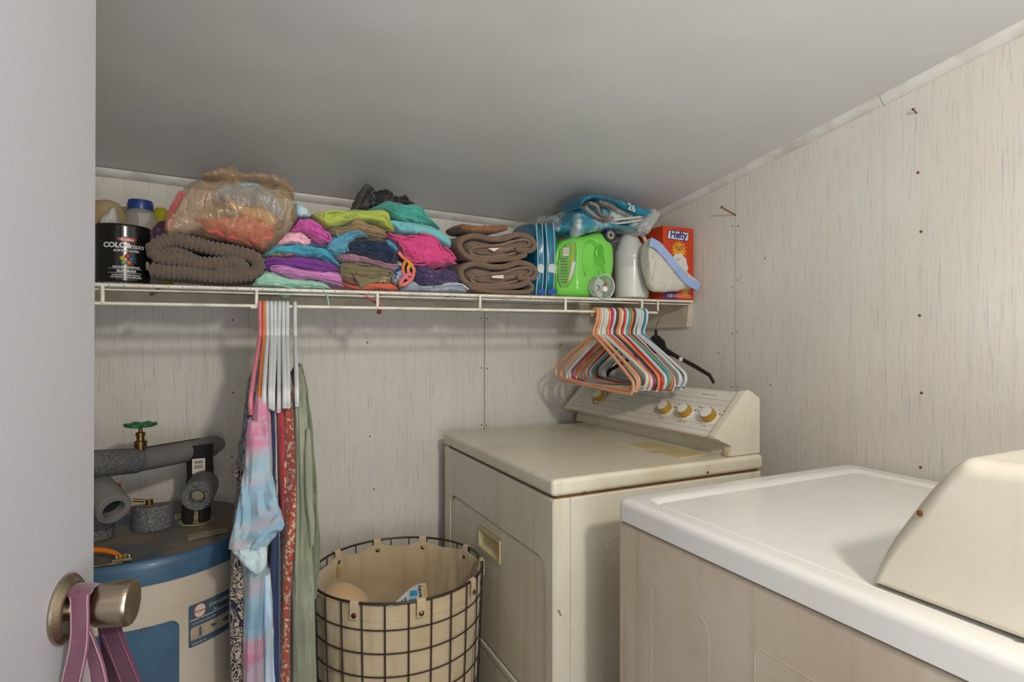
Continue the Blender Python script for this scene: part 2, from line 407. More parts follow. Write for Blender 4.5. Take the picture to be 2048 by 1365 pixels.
# nail heads driven into the panels
def nail_head(par, p, nrm, r=.0028): obj('nail_head', MB().lathe([(1e-4, .0009), (r*.6, .0008), (r, .0002), (r, -.001)], p, nrm, n=8), M_RUST, par)
for u, v in ((735,685),(740,873),(748,978),(466,640),(466,785),(464,913),(962,636),(974,637),(963,736),(974,737),(963,850),(973,851),(1120,690)):
    nail_head(wb, aY(u, v, YB), (0, -1, 0))
for u, v in ((1836,345),(1842,463),(1839,631),(1843,786),(1841,935),(1530,517),(1541,770),(1465,452),(1476,452),(1465,573),(1475,560),(1464,667),(1474,663),(1463,774),(1475,774),(1437,706),(1534,328),(1466,362)):
    nail_head(wr, aX(u, v, XR), (-1, 0, 0), .0035 if u > 1800 else .0024)
def nail(p, tip, r, label):
    p = Vector(p); tip = Vector(tip); d = (tip-p).normalized(); L = (tip-p).length
    mb = MB().lathe([(r*.15, -.004), (r, -.003), (r, L-.0015), (r*2.3, L-.001), (r*2.3, L+.0006), (1e-4, L+.0008)], p, d, n=10)
    solo('nail', mb, M_RUST, label, 'nail')
nail(aX(1471, 430, XR), aX(1443, 414, XR-.045), .0022, 'long rusty nail sticking out of the right wall at the panel joint')
nail(aX(1834, 226, XR), aX(1826, 218, XR-.015), .0014, 'small nail high on the right wall below the sloping trim')

# ------------------------------------------------------------------ dryer in the corner
dr = thing('clothes_dryer', 'cream white front-loading dryer in the corner with four gold knobs', 'dryer', (.966, 1.477, 0))
X0, X1, Y0, Y1 = .640, 1.30, 1.109, 1.845
obj('cabinet', MB().rbox((X0+.046, Y0, .02), (X1-.005, Y1, .868), .004), M_DRY, dr)
obj('top_panel', MB().rbox((X0-.004, Y0-.004, .874), (X1, Y1+.002, .914), .011, 4), M_DRYTOP, dr)
obj('top_seam', MB().box((X0+.012, Y0+.008, .866), (X1-.01, Y1-.008, .876)), M_RUST, dr, smooth=False)
def rr(a0, b0, a1, b1, r, k=6):
    P = []
    for (cx, cy, s) in ((a1-r, b1-r, 0), (a0+r, b1-r, 1), (a0+r, b0+r, 2), (a1-r, b0+r, 3)):
        for i in range(k+1):
            t = PI/2*(s+i/k); P.append((cx+r*math.cos(t), cy+r*math.sin(t)))
    return P
def holed(outer, inner):
    """outer loop with a hole cut by a slit (both ccw, both starting top right)"""
    return outer+[outer[0]]+[inner[0]]+inner[::-1]
def frame_mb(outer, inner, fn, a, b, mb=None, bev=.002):
    """ring between two loops of equal count, with side walls and a small bevel on the front edge a"""
    mb = mb or MB(); n = len(outer); vs = []
    co_ = Vector((sum(p[0] for p in outer)/n, sum(p[1] for p in outer)/n))
    def sh(L, d, sgn):
        out = []
        for i, p in enumerate(L):
            q = Vector(L[(i+1) % n])-Vector(L[i-1]); q = Vector((q.y, -q.x)).normalized() if q.length else Vector((0, 0)); out.append((p[0]-q.x*d*sgn, p[1]-q.y*d*sgn))
        return out
    s = 1 if b > a else -1
    loops = [(outer, b), (outer, a+bev*s), (sh(outer, bev, 1), a), (sh(inner, bev, -1), a), (inner, a+bev*s), (inner, b)]
    for L, t in loops: vs += [fn(p, q, t) for p, q in L]
    m = len(loops); mb.add(vs, [(j*n+i, j*n+(i+1) % n, ((j+1) % m)*n+(i+1) % n, ((j+1) % m)*n+i) for j in range(m) for i in range(n)]); return mb
fX = lambda p, q, t: (t, p, q)
door_o = rr(1.147, .36, 1.787, .719, .035)
obj('front_panel', frame_mb(rr(Y0, .338, Y1, .868, .004), door_o, fX, X0, X0+.044, bev=.004), M_DRY, dr, angle=25)
obj('toe_panel', MB().rbox((X0+.002, Y0, .02), (X0+.044, Y1, .332), .004), M_DRY, dr)
obj('door_gap', MB().box((X0+.012, 1.12, .345), (X0+.044, 1.81, .75)), M_DRY, dr, smooth=False)
hx = (1.397, .620, 1.549, .685)
dd = obj('door', frame_mb(rr(1.151, .364, 1.783, .715, .032), rr(*hx, .004), fX, X0+.003, X0+.016, bev=.004), M_DRY, dr, angle=25)
hd = MB(); o_ = rr(*hx, .004); i_ = rr(1.405, .628, 1.541, .677, .004); j_ = rr(1.420, .628+.012, 1.530, .66, .006); n_ = len(o_)
vs = [fX(p, q, X0+.010) for p, q in o_]+[fX(p, q, X0-.0005) for p, q in o_]+[fX(p, q, X0-.0005) for p, q in i_]+[fX(p, q, X0+.011) for p, q in j_]
hd.add(vs, [(j*n_+i, j*n_+(i+1) % n_, (j+1)*n_+(i+1) % n_, (j+1)*n_+i) for j in range(3) for i in range(n_)]+[tuple(range(3*n_, 4*n_))])
tag(obj('handle', hd, M_CREAM, dd, angle=25), 'recessed yellowed plastic door handle')
# raised bead on the side panel
def bead(pts, fn, r, name, m, par, k=5): return obj(name, MB().tube(smooth_path([fn(*p) for p in pts], k), r, 8), m, par)
bead([(.775, .30), (.775, .70), (.785, .742), (.82, .76), (1.0, .76), (1.25, .76)], lambda a, b: (a, Y0+.0012, b), .0022, 'side_bead', M_DRY, dr)
ldz = .914
L4 = [aZ(1256, 889, ldz), aZ(1296, 884, ldz), aZ(1410, 909, ldz), aZ(1361, 917, ldz)]
mb = MB(); mb.add([p+Vector((0, 0, -.003)) for p in L4]+[p+Vector((0, 0, .0022)) for p in L4], [(0,1,2,3), (4,5,6,7), (0,1,5,4), (1,2,6,5), (2,3,7,6), (3,0,4,7)])
a, b, c, d = L4; e0 = a.lerp(d, .42); e1 = a.lerp(d, .60); nn = Vector((-.012, 0, 0))
mb.add([e0+Vector((0,0,.0022)), e1+Vector((0,0,.0022)), e1+nn+Vector((0,0,.001)), e0+nn+Vector((0,0,.001))], [(0,1,2,3)])
tag(obj('lint_lid', mb, M_CREAM, dr, smooth=False), 'yellowed lint screen lid')
for u, v, r in ((1416, 945, .004), (1170, 985, .003)):
    p = aY(u, v, Y0-.0045); obj('rust_spot', MB().lathe([(1e-4, .001), (r*.7, .0008), (r, -.001)], p, (0, -1, 0), n=9), M_RUST, dr)
mb = MB(); p = CAM+ray(1119, 1225)*((X0+.018)/ray(1119, 1225).x)
for i in range(3):
    q = aY(1117+i*2, 1222+i*4, Y0-.0012); mb.box((q.x-.002, q.y, q.z-.001), (q.x+.003, q.y+.002, q.z+.001))
obj('paint_chip', mb, M_DARK, dr, smooth=False)
# console
cs = obj('console', MB().prism([(1.196, .914), (1.196, .941), (1.140, .966), (1.250, 1.079), (1.262, 1.082), (1.292, 1.07), (1.296, .914)], lambda p, q, t: (p, t, q), 1.136, 1.862), M_CONS, dr, angle=20)
capP = [(1.186, .9145), (1.186, .921), (1.190, .942), (1.133, .966), (1.131, .973), (1.243, 1.087), (1.258, 1.090), (1.270, 1.086), (1.300, 1.068), (1.300, .9145)]
for ya, yb in ((1.116, 1.138), (1.858, 1.878)):
    n_ = len(capP); mx = (sum(p[0] for p in capP)/n_, sum(p[1] for p in capP)/n_); vs = []
    for t, k in ((ya, .965), (ya+.004, 1), (yb-.001, 1), (yb, .99)):
        vs += [(mx[0]+(p-mx[0])*k, t, max(.9145, mx[1]+(q-mx[1])*k)) for p, q in capP]
    mb = MB(); mb.add(vs, [(j*n_+i, j*n_+(i+1) % n_, (j+1)*n_+(i+1) % n_, (j+1)*n_+i) for j in range(3) for i in range(n_)]+[tuple(range(n_)), tuple(range(3*n_, 4*n_))])
    e = obj('end_cap', mb, M_CONS, cs, angle=30)
    obj('end_cap_foot', MB().rbox((1.182, ya+.002, .9142), (1.200, yb-.002, .930), .003), M_CREAM, cs)
P0 = Vector((1.140, 0, .966)); US = Vector((.110, 0, .113)).normalized(); NF = Vector((-US.z, 0, US.x))
def face(y, s, e=0): return P0+US*s+NF*e+Vector((0, y, 0))
def face_hit(u, v, e=0):
    d = ray(u, v); o = P0+NF*e; t = (o-CAM).dot(NF)/d.dot(NF); return CAM+d*t
pp = MB(); q = [face(1.142, .004, 0), face(1.855, .004, 0), face(1.855, .155, 0), face(1.142, .155, 0)]
pp.add(q+[p+NF*.0016 for p in q], [(0,1,2,3), (4,5,6,7), (0,1,5,4), (1,2,6,5), (2,3,7,6), (3,0,4,7)])
obj('face_plate', pp, M_PANEL, cs, smooth=False)
mb = MB()
def mark(y0, y1, s0, s1):
    q = [face(y0, s0, .0016), face(y1, s0, .0016), face(y1, s1, .0016), face(y0, s1, .0016)]
    mb.add(q+[p+NF*.0003 for p in q], [(4,5,6,7), (0,1,5,4), (1,2,6,5), (2,3,7,6), (3,0,4,7)])
for s in (.018, .038, .108, .126): mark(1.15, 1.845, s, s+.0007)
rnd = random.Random(2)
def wordmarks(y, s, n, h=.0028):
    for i in range(n):
        w = rnd.uniform(.006, .016); mark(y-w, y, s, s+h); y -= w+.004
wordmarks(1.27, .140, 4, .0026); wordmarks(1.62, .080, 2, .004); wordmarks(1.635, .069, 3, .0026); wordmarks(1.76, .122, 2)
obj('printed_lines', mb, M_INK, cs, smooth=False)
mb = MB()
for (u, v, r) in ((1329, 812, .019), (1369, 818, .019), (1416, 826, .020), (1198, 789, .020)):
    top = face_hit(u-4, v-2, .024); base = top-NF*.0224
    kb = obj('knob', MB().lathe([(r*1.0, -.001), (r*1.06, .002), (r*1.05, .012), (r*1.0, .020), (r*.96, .0222), (r*.86, .0230)], base, NF, n=36), M_GOLD, cs)
    obj('knob_flange', MB().lathe([(r*1.4, -.001), (r*1.4, .001), (r*1.3, .0022), (r*1.05, .003), (1e-4, .003)], base, NF, n=36), M_PANEL, cs)
    obj('knob_face', MB().lathe([(r*.88, .021), (r*.86, .0238), (1e-4, .0244)], base, NF, n=32), M_WHITEP, cs)
    yb = base.y; sb = (base-P0).dot(US)
    wordmarks(yb-.028, sb+.026, 1); wordmarks(yb+.012, sb-.034, 2); wordmarks(yb-.03, sb+.012, 1)
    if u == 1198:
        obj('dial_ring', MB().tube([base+(US*math.cos(t)+Vector((0, 1, 0))*math.sin(t))*.0315+NF*.0025 for t in [2*PI*i/40 for i in range(40)]], .0011, 6, closed=True), M_DARK, cs)
        obj('timer_dial', MB().lathe([(.036, .0), (.037, .003), (.034, .004), (.030, .002), (.026, .0018), (.025, 0)], base, NF, n=40), M_CREAM, cs)
    else: obj('pointer_mark', MB().lathe([(1e-4, .002), (.0035, .0018), (.0035, 0)], face(yb-.024, sb+.014, .0016), NF, n=10), M_INK, cs)
obj('small_print', mb, M_INK, cs, smooth=False)

# ------------------------------------------------------------------ washer in the foreground
wa = thing('washing_machine', 'white machine in the right foreground with flush lid and domed console end', 'washing machine', (1.04, .58, 0))
A0, A1, B0, B1 = .684, 1.402, .215, .935
obj('cabinet', MB().rbox((A0+.003, B0+.003, .02), (A1-.003, B1-.003, .866), .007), M_WASH, wa)
obj('top_seam', MB().box((A0+.010, B0+.01, .862), (A1-.01, B1-.01, .876)), M_DARK, wa, smooth=False)
def loft(loops, cap=True, mb=None):
    mb = mb or MB(); n = len(loops[0]); vs = [p for L in loops for p in L]
    fs = [(j*n+i, j*n+(i+1) % n, (j+1)*n+(i+1) % n, (j+1)*n+i) for j in range(len(loops)-1) for i in range(n)]
    if cap: fs += [tuple(range(n)), tuple(range((len(loops)-1)*n, len(loops)*n))]
    mb.add(vs, fs); return mb
def R3(x0, y0, x1, y1, r, z): return [Vector((p, q, z)) for p, q in rr(x0, y0, x1, y1, r, 6)]
def off(o, r, z, rc=.02): return R3(A0+o, B0+o, A1-o, B1-o, rc, z)
lx0, ly0, lx1, ly1 = .729, .30, 1.335, .868
obj('top_panel', loft([off(0, 0, .871), off(0, 0, .900), off(.001, 0, .906), off(.004, 0, .911), off(.009, 0, .9135), off(.016, 0, .914),
    R3(lx0-.012, ly0-.012, lx1+.022, ly1+.030, .03, .9145), R3(lx0-.009, ly0-.009, lx1+.016, ly1+.020, .028, .9135), R3(lx0-.004, ly0-.004, lx1+.008, ly1+.008, .024, .909), R3(lx0-.001, ly0-.001, lx1+.002, ly1+.002, .02, .904)]), M_WASHTOP, wa, angle=60)
obj('lid', loft([R3(lx0+.0005, ly0, lx1, ly1, .019, .905), R3(lx0+.0005, ly0, lx1, ly1, .019, .908), R3(lx0+.002, ly0+.002, lx1-.002, ly1-.002, .018, .9105), R3(lx0+.006, ly0+.006, lx1-.006, ly1-.006, .016, .9112)]), M_WASHTOP, wa, angle=60)
for ya, yb, zt in ((.690, .832, .775), (.33, .60, .775)):
    L_ = [(yb, .25+.05*i) for i in range(10)]+[(yb-.008+.008*math.cos(t), zt-.008+.008*math.sin(t)) for t in [PI/2*i/4 for i in range(5)]]
    L_ += [(ya+.035+.035*math.cos(t), zt-.035+.035*math.sin(t)) for t in [PI/2+PI/2*i/8 for i in range(9)]]+[(ya, zt-.05-.05*i) for i in range(10)]
    obj('side_bead', MB().tube([(A0+.0041, p, q) for p, q in L_], .0015, 8), M_WASH, wa)
pr = [aX(u, v, .73) for u, v in ((1745, 1192), (1736, 1166), (1742, 1145), (1768, 1092), (1806, 1038), (1850, 982), (1885, 944), (1908, 926), (1930, 918))]
pr = [(p.y, p.z) for p in pr]; zt = 1.093
pr = [(pr[0][0], .9135)]+pr[1:]+[(.33, zt), (.30, zt+.001), (.235, zt+.001), (.222, zt-.01), (.218, .9135)]
pr2 = [(p.y, p.z) for p in smooth_path([(a, 0, b) for a, b in []] or [Vector((0, a, b)) for a, b in pr[:-1]], 4)]+[pr[-1]]
cy_, cz_ = .34, .98
loops = []
for x, o in ((.729, .020), (.7305, .012), (.735, .005), (.742, .0012), (.752, 0), (1.35, 0), (1.372, .004), (1.38, .02)):
    Lp = []
    for a, b in pr2:
        d = Vector((a-cy_, b-cz_)); k = max(0, (d.length-o)/d.length); Lp.append(Vector((x, cy_+d.x*k, max(.9135, cz_+d.y*k))))
    loops.append(Lp)
wc = tag(obj('console', loft(loops), M_CONS, wa, angle=50), 'domed beige console end cap')
obj('chip', MB().lathe([(1e-4, .001), (.0035, .0005), (.004, -.002)], (.7292, aX(1839, 1027, .729).y, aX(1839, 1027, .729).z), (-1, 0, 0), n=7), M_RUST, wc)

# ------------------------------------------------------------------ water heater with foam-wrapped pipes
HX, HYc, HR = -.203, 1.645, .25
def cyl_hit(u, v, r=HR):
    d = ray(u, v); o = Vector((-HX, -HYc)); dx, dy = d.x, d.y
    a = dx*dx+dy*dy; b = 2*(dx*o.x+dy*o.y); c = o.x**2+o.y**2-r*r
    t = (-b-math.sqrt(max(0, b*b-4*a*c)))/(2*a); p = CAM+d*t
    return math.atan2(p.y-HYc, p.x-HX), p.z
def cyl(th, z, r): return Vector((HX+r*math.cos(th), HYc+r*math.sin(th), z))
M_HB = mat('heater_jacket', '#cdc2b2', .4, col2='#b9a992', nscale=5, nmix=(.45, .8), bump=.1, bscale=80)
M_HBLUE = mat('heater_blue_enamel', '#456680', .4, coat=.15, col2='#3b586f', nscale=8)
M_HTOP = mat('dusty_heater_top', '#45586a', .65, col2='#857462', nscale=7, nmix=(.40, .62), detail=9)
M_FOAM = mat('pipe_foam', '#5c5b5b', .75, col2='#8b8986', nscale=330, nmix=(.5, .6), bump=1.0, bscale=170, bdist=.004)
M_FOAM2 = mat('smooth_pipe_foam', '#6a6766', .7, col2='#7e7a75', nscale=12, bump=.5, bscale=260, bdist=.002)
M_FOAMB = mat('black_foam', '#20201f', .85, bump=.6, bscale=200, bdist=.003)
M_BRASS = mat('aged_brass', '#8a6b3a', .35, metal=.9, col2='#6a5434', nscale=40)
M_COPPER = mat('old_copper', '#8c5a3d', .4, metal=.9)
M_GREEN = mat('green_handwheel', '#14653a', .35, coat=.3)
M_REDV = mat('red_valve_handle', '#8e1f22', .5)
M_ORANGE = mat('orange_cable', '#d9771c', .45, coat=.2)
M_YEL = mat('faded_sticker', '#a9a07a', .6, col2='#8c8463', nscale=60)
wh = thing('water_heater', 'squat beige water heater with blue top rim, behind the open door', 'water heater', (HX, HYc, 0))
obj('jacket', MB().lathe([(.24, .02), (.25, .03), (HR, .05), (HR, .720)], (HX, HYc, 0), n=96), M_HB, wh)
obj('top_cap', MB().lathe([(HR+.0005, .716), (HR+.005, .717), (HR+.006, .722), (HR+.006, .752), (HR+.004, .760), (HR-.001, .766), (HR-.008, .7672)], (HX, HYc, 0), n=96), M_HBLUE, wh)
mb = MB(); prf = [(HR-.006, .7665), (HR-.014, .7660), (.2, .766), (.12, .7665), (.05, .767), (1e-4, .767)]
mb.lathe(prf, (HX, HYc, 0), n=96); obj('top', mb, M_HTOP, wh)
def patch(t0, t1, z0, z1, r, th, rc=.01, nt=24, mb=None):
    """curved plate on the jacket with rounded corners"""
    mb = mb or MB(); L = rr(0, 0, (t1-t0)*r, z1-z0, rc, 6); P = []
    L = [(p.x, p.y) for p in resample([Vector((a, b, 0)) for a, b in L+[L[0]]], nt*6)][:-1]
    n = len(L); cx, cy = (t1-t0)*r/2, (z1-z0)/2; loops = []
    for k, e in ((1, 0), (1, th*.6), (.985, th), (.66, th), (.33, th), (0.02, th)):
        loops.append([cyl(t0+(cx+(a-cx)*k)/r, z0+cy+(b-cy)*k, r+e) for a, b in L])
    return loft(loops, True, mb)
t_r, z_t = cyl_hit(357, 1237)
obj('access_panel', patch(t_r-1.05, t_r, .33, z_t, HR, .008, .016), M_HBLUE, wh)
t_s, z_s = cyl_hit(287, 1262, HR+.008)
obj('panel_screw', MB().lathe([(1e-4, .002), (.003, .0018), (.0045, 0)], cyl(t_s, z_s, HR+.0075), (math.cos(t_s), math.sin(t_s), 0), n=12), M_STEEL, wh)
t0, z1 = cyl_hit(377, 1213); _, z0 = cyl_hit(377, 1298); t1 = t0+.62
lb = obj('rating_label', patch(t0, t1, z0, z1, HR, .0008, .002), mat('label_navy', '#4a5d6d', .5), wh)
H = z1-z0
def lab(x, y, e=0): return cyl(t0+x/HR, z0+y, HR+.0009+e)
M_LB = mat('label_beige', '#bfae93', .6, col2='#b09f84', nscale=30)
M_LRED = mat('label_red', '#9c3b3a', .6); M_LW = mat('label_white', '#d8cdbd', .6)
def labpoly(pts, m, name, e=.0003):
    mb = MB(); c = (sum(p[0] for p in pts)/len(pts), sum(p[1] for p in pts)/len(pts)); n = len(pts)
    L = [Vector((a, b, 0)) for a, b in pts]; n = max(n, 40); L = resample(L+[L[0]], n+1)[:-1]
    mb.add([lab(p.x, p.y, 0) for p in L]+[lab(p.x, p.y, e) for p in L]+[lab(c[0]+(p.x-c[0])*.5, c[1]+(p.y-c[1])*.5, e) for p in L]+[lab(c[0], c[1], e)],
           [(i, (i+1) % n, n+(i+1) % n, n+i) for i in range(n)]+[(n+i, n+(i+1) % n, 2*n+(i+1) % n, 2*n+i) for i in range(n)]+[(2*n+i, 2*n+(i+1) % n, 3*n) for i in range(n)])
    return obj(name, mb, m, lb)
labpoly([(.004, H*.16), (.14, H*.16), (.14, H*.46), (.004, H*.46)], M_LB, 'blank_field')
labpoly([(0, H*.625), (.15, H*.625), (.15, H*.645), (0, H*.645)], M_LW, 'rule')
ow, oh = .0125, H*.155; oc = (.024, H*.81)
labpoly([(oc[0]+ow*1.12*math.cos(a), oc[1]+oh*1.12*math.sin(a)) for a in [2*PI*i/24 for i in range(24)]], M_LRED, 'logo_ring', .0003)
labpoly([(oc[0]+ow*math.cos(a), oc[1]+oh*math.sin(a)) for a in [2*PI*i/24 for i in range(24)]], M_LW, 'logo_oval', .0006)
def lt(s, sz, x, y, m, name, bold=0, al='LEFT', e=.0007): return obj(name, text_mb(s, sz, lambda a, b, c: lab(x+a, y+b, e+c), bold, al), m, lb, smooth=False)
lt('Rheem', .0088, oc[0], oc[1]-.003, M_LRED, 'lettering', .0001, 'CENTER')
lt('STANDARD', .0105, .044, H*.80, M_LW, 'lettering'); lt('RS', .0105, .056, H*.655, M_LW, 'lettering')
lt('RHEEM MFG. CO.', .0042, .006, H*.05, M_LW, 'lettering'); lt('MODEL NUMBER  SERIAL NUMBER', .0036, .008, H*.53, M_LW, 'lettering')
for k in range(5): labpoly([(.008, H*(.21+.05*k)), (.13, H*(.21+.05*k)), (.13, H*(.215+.05*k)), (.008, H*(.215+.05*k))], M_INK, 'field_rule', .0006)
zt_ = .7672
def sticker(P4, m, par, name='sticker'):
    q = [aZ(u, v, zt_) for u, v in P4]; mb = MB(); mb.add(q+[p+Vector((0, 0, .0008)) for p in q], [(0,1,2,3), (4,5,6,7), (0,1,5,4), (1,2,6,5), (2,3,7,6), (3,0,4,7)])
    return obj(name, mb, m, par, smooth=False)
s1 = sticker([(377, 1070), (452, 1055), (455, 1065), (376, 1082)], M_YEL, wh)
sticker([(336, 1032), (362, 1027), (362, 1037), (337, 1041)], M_YEL, wh)
mb = MB()
for k in range(4):
    q = [aZ(u, v, zt_+.0008) for u, v in ((383, 1072+k*2.4), (446, 1059+k*2.4), (446, 1059.8+k*2.4), (383, 1072.8+k*2.4))]; mb.add(q+[p+Vector((0,0,.0002)) for p in q], [(4,5,6,7), (0,1,5,4), (1,2,6,5), (2,3,7,6), (3,0,4,7)])
obj('sticker_print', mb, M_INK, s1, smooth=False)
# pipework
pw = thing('water_pipes', 'grey foam-wrapped water pipes above the water heater', 'pipes', (-.09, 1.65, .767))
A = Vector((-.40, 1.50, .950)); Bm = Vector((-.205, 1.655, .945)); Bq = Vector((-.068, 1.80, .928))
def hollow(p, q, ro, ri, m, name, par, cap=.0, n=28, k=10, sl=None):
    p, q = Vector(p), Vector(q); ax = (q-p).normalized(); L = (q-p).length
    return obj(name, MB().lathe([(ri, L-.03), (ri, L-.001), (ri+.002, L), (ro-.002, L), (ro, L-.003), (ro, L*.66), (ro*1.01, L*.5), (ro, L*.3), (ro, .003), (ro-.002, 0), (ri+.002, 0), (ri, .03)], p, ax, n=n), m, par)
# main run
dm = aY(272, 922, 1.655); dl = aY(160, 930, 1.52); drr = aY(424, 893, 1.80)
hollow(dl, dm, .030, .014, M_FOAM, 'foam_sleeve', pw)
mb = MB().tube(smooth_path([dm+Vector((-.004, -.004, .001)), dm.lerp(drr, .4), dm.lerp(drr, .85), drr+Vector((0.004, .004, 0)), drr+Vector((.012, .012, -.012))], 6), [.0285]*20+[.027, .026, .024, .020, .012], 24)
obj('foam_sleeve', mb, M_FOAM2, pw)
obj('pipe', MB().tube([dl, dm, drr], .013, 12), M_COPPER, pw)
mb = MB().tube([dl+Vector((0,-.002,.029)), dm+Vector((0,-.002,.029)), drr+Vector((-.03,-.03,.028))], .0022, 6); obj('sleeve_slit', mb, M_FOAMB, pw)
# riser with sticker and rings
rz = aZ(393, 1042, .767); rx, ry = rz.x, rz.y
top = aY(400, 915, ry+.10)
obj('foam_elbow', MB().tube(smooth_path([top+Vector((0, .0, .035)), top+Vector((0, -.005, -.01)), Vector((rx+.006, ry+.075, top.z-.06)), Vector((rx+.004, ry+.055, .86))], 5), .032, 24), M_FOAMB, pw)
q = aY(397, 934, ry+.045); mb = MB(); w_, h_ = .015, .020
st = obj('barcode_sticker', MB().rbox((q.x-w_, q.y+.008, q.z-h_), (q.x+w_, q.y+.012, q.z+h_), .0005, 1), M_LW, pw)
mb = MB()
for k in range(9): mb.box((q.x-.010+k*.0023, q.y+.0072, q.z-.006), (q.x-.010+k*.0023+.0011, q.y+.0079, q.z+.004))
for k in range(2): mb.box((q.x-.010, q.y+.0072, q.z+.008+k*.004), (q.x+.010, q.y+.0079, q.z+.010+k*.004))
obj('barcode', mb, M_DARK, st, smooth=False)
tr = aY(394, 994, ry-.046); back = tr+Vector((.012, .10, .012))
obj('foam_ring', MB().lathe([(.0165, .05), (.0165, .003), (.019, 0), (.034, 0), (.0375, .004), (.0375, .05), (.036, .09)], tr, (back-tr), n=36), M_FOAM, pw)
obj('pipe_end', MB().lathe([(1e-4, .012), (.012, .012), (.015, .014), (.015, .05)], tr, (back-tr), n=24), mat('lime_crust', '#8d8470', .8, bump=.6, bscale=200), pw)
def shell(c, r0, r1, a0, a1, z0, z1, m, name, par, wob=0):
    mb = MB(); n = 24; loops = []
    for i in range(n+1):
        a = a0+(a1-a0)*i/n; w = 1+wob*nz(i*.4, 3)
        loops.append([Vector((c[0]+r*w*math.cos(a), c[1]+r*w*math.sin(a), z+wob*.02*nz(i*.3, z*50))) for r, z in ((r0, z0), (r1, z0), (r1+.001, (z0+z1)/2), (r1, z1), (r0, z1))])
    return obj(name, loft(loops, True, mb), m, par, angle=50)
shell((rx, ry), .020, .031, PI*.55, PI*1.42, .7685, .809, M_FOAMB, 'foam_shell', pw, .1)
shell((rx, ry), .020, .031, -PI*.42, PI*.45, .7685, .809, M_FOAMB, 'foam_shell', pw, .1)
obj('nipple', MB().lathe([(.024, 0), (.024, .004), (.017, .006), (.017, .02), (.019, .022), (.019, .034), (.017, .036), (.017, .045)], (rx, ry, .767), n=24), mat('corroded_nipple', '#a59678', .6, metal=.3, col2='#7c6240', nscale=90), pw)
obj('hole_ring', MB().lathe([(.040, -.001), (.040, .001), (.034, .0012), (.030, .0002)], (rx, ry, .7675), n=28), M_YEL, pw)
# gate valve
vp = aY(281, 897, dm.y+.005)
gv = obj('gate_valve', MB().lathe([(.014, -.03), (.016, -.012), (.016, .0), (.012, .003), (.012, .010), (.014, .010), (.014, .024), (.009, .026), (.0085, .036), (.0105, .037), (.0105, .045), (.0045, .047), (.004, .066)], vp+Vector((0, 0, -.006)), n=16), M_BRASS, pw, angle=30)
hw = MB(); wc_ = vp+Vector((0, 0, .058)); N = 60; pts = []
for i in range(N):
    a = 2*PI*i/N; r = .028+.0035*math.cos(6*a); pts.append(wc_+Vector((r*math.cos(a), r*math.sin(a), .001*math.cos(6*a))))
hw.tube(pts, .0045, 10, closed=True)
for k in range(3):
    a = PI*k/3; hw.tube([wc_+Vector((.026*math.cos(a), .026*math.sin(a), 0)), wc_-Vector((.026*math.cos(a), .026*math.sin(a), 0))], .0034, 8)
hw.lathe([(1e-4, .007), (.006, .006), (.008, 0), (.008, -.006), (1e-4, -.006)], wc_, n=16)
obj('handwheel', hw, M_GREEN, gv)
# left riser parts
lr = aY(228, 1020, 1.50); lb_ = aY(170, 950, 1.62)
obj('foam_elbow', MB().lathe([(.020, .05), (.020, .003), (.022, 0), (.033, 0), (.0355, .004), (.0355, .06), (.034, .14)], lr, lb_-lr, n=36), M_FOAM2, pw)
obj('dark_bore', MB().lathe([(1e-4, .022), (.0205, .022)], lr, lb_-lr, n=24), M_FOAMB, pw)
lv = aZ(186, 1082, .767)
obj('foam_sleeve', MB().lathe([(.024, 0), (.036, 0), (.038, .003), (.038, .03), (.0365, .034), (.039, .036), (.038, .075), (.030, .082), (1e-4, .082)], (lv.x, lv.y+.02, .7675), n=32), M_FOAM, pw)
rv = aY(236, 982, 1.68)
obj('valve_handle', MB().rbox((rv.x-.012, rv.y-.006, rv.z-.004), (rv.x+.006, rv.y+.006, rv.z+.018), .003).rbox((rv.x-.002, rv.y-.007, rv.z-.014), (rv.x+.012, rv.y+.005, rv.z+.003), .003), M_REDV, pw)
# loose foam block standing on the top
fb = aZ(300, 1064, .768)
shell((fb.x+.001, fb.y+.042), .030, .044, -PI*.98, PI*.02, .7682, .826, M_FOAM, 'foam', None, .05)
tag(COL.objects[-1] if False else bpy.data.objects['foam'], 'loose grey curved foam piece standing on the heater top', 'foam')
bpy.data.objects['foam'].name = 'foam_offcut'
pk = aY(277, 1003, 1.62)
# relief valve stub behind foam
obj('drain_lever', MB().tube([pk+Vector((-.012, 0, .004)), pk+Vector((.012, 0, 0))], .004, 8).lathe([(.008, -.012), (.008, .0), (1e-4, .0)], pk+Vector((.022, 0, .002)), n=10), M_BRASS, pw)
# orange power cable and clamp
oc_ = thing('power_cable', 'orange power cable clamped to the heater top', 'cable', tuple(aZ(230, 1118, .768)))
cab = [aZ(120, 1098, .79), aZ(165, 1099, .79), aZ(205, 1101, .788), aZ(228, 1106, .784), aZ(238, 1113, .779), aZ(243, 1117, .776)]
obj('sheath', MB().tube(smooth_path(cab, 6), .0052, 12), M_ORANGE, oc_)
cq = aZ(248, 1122, .769)
M_CLAMP = mat('tarnished_clamp', '#6f624c', .5, metal=.7, col2='#8c7c5e', nscale=50)
obj('clamp', MB().rbox((cq.x-.022, cq.y-.010, .768), (cq.x+.016, cq.y+.012, .778), .004).rbox((cq.x-.002, cq.y-.006, .776), (cq.x+.012, cq.y+.006, .785), .003), M_CLAMP, oc_)
for dx in (-.012, .010): obj('screw', MB().lathe([(.0042, -.004), (.0045, .002), (.003, .004), (1e-4, .0045)], (cq.x+dx, cq.y-.006, .780), n=10), M_STEEL, oc_)
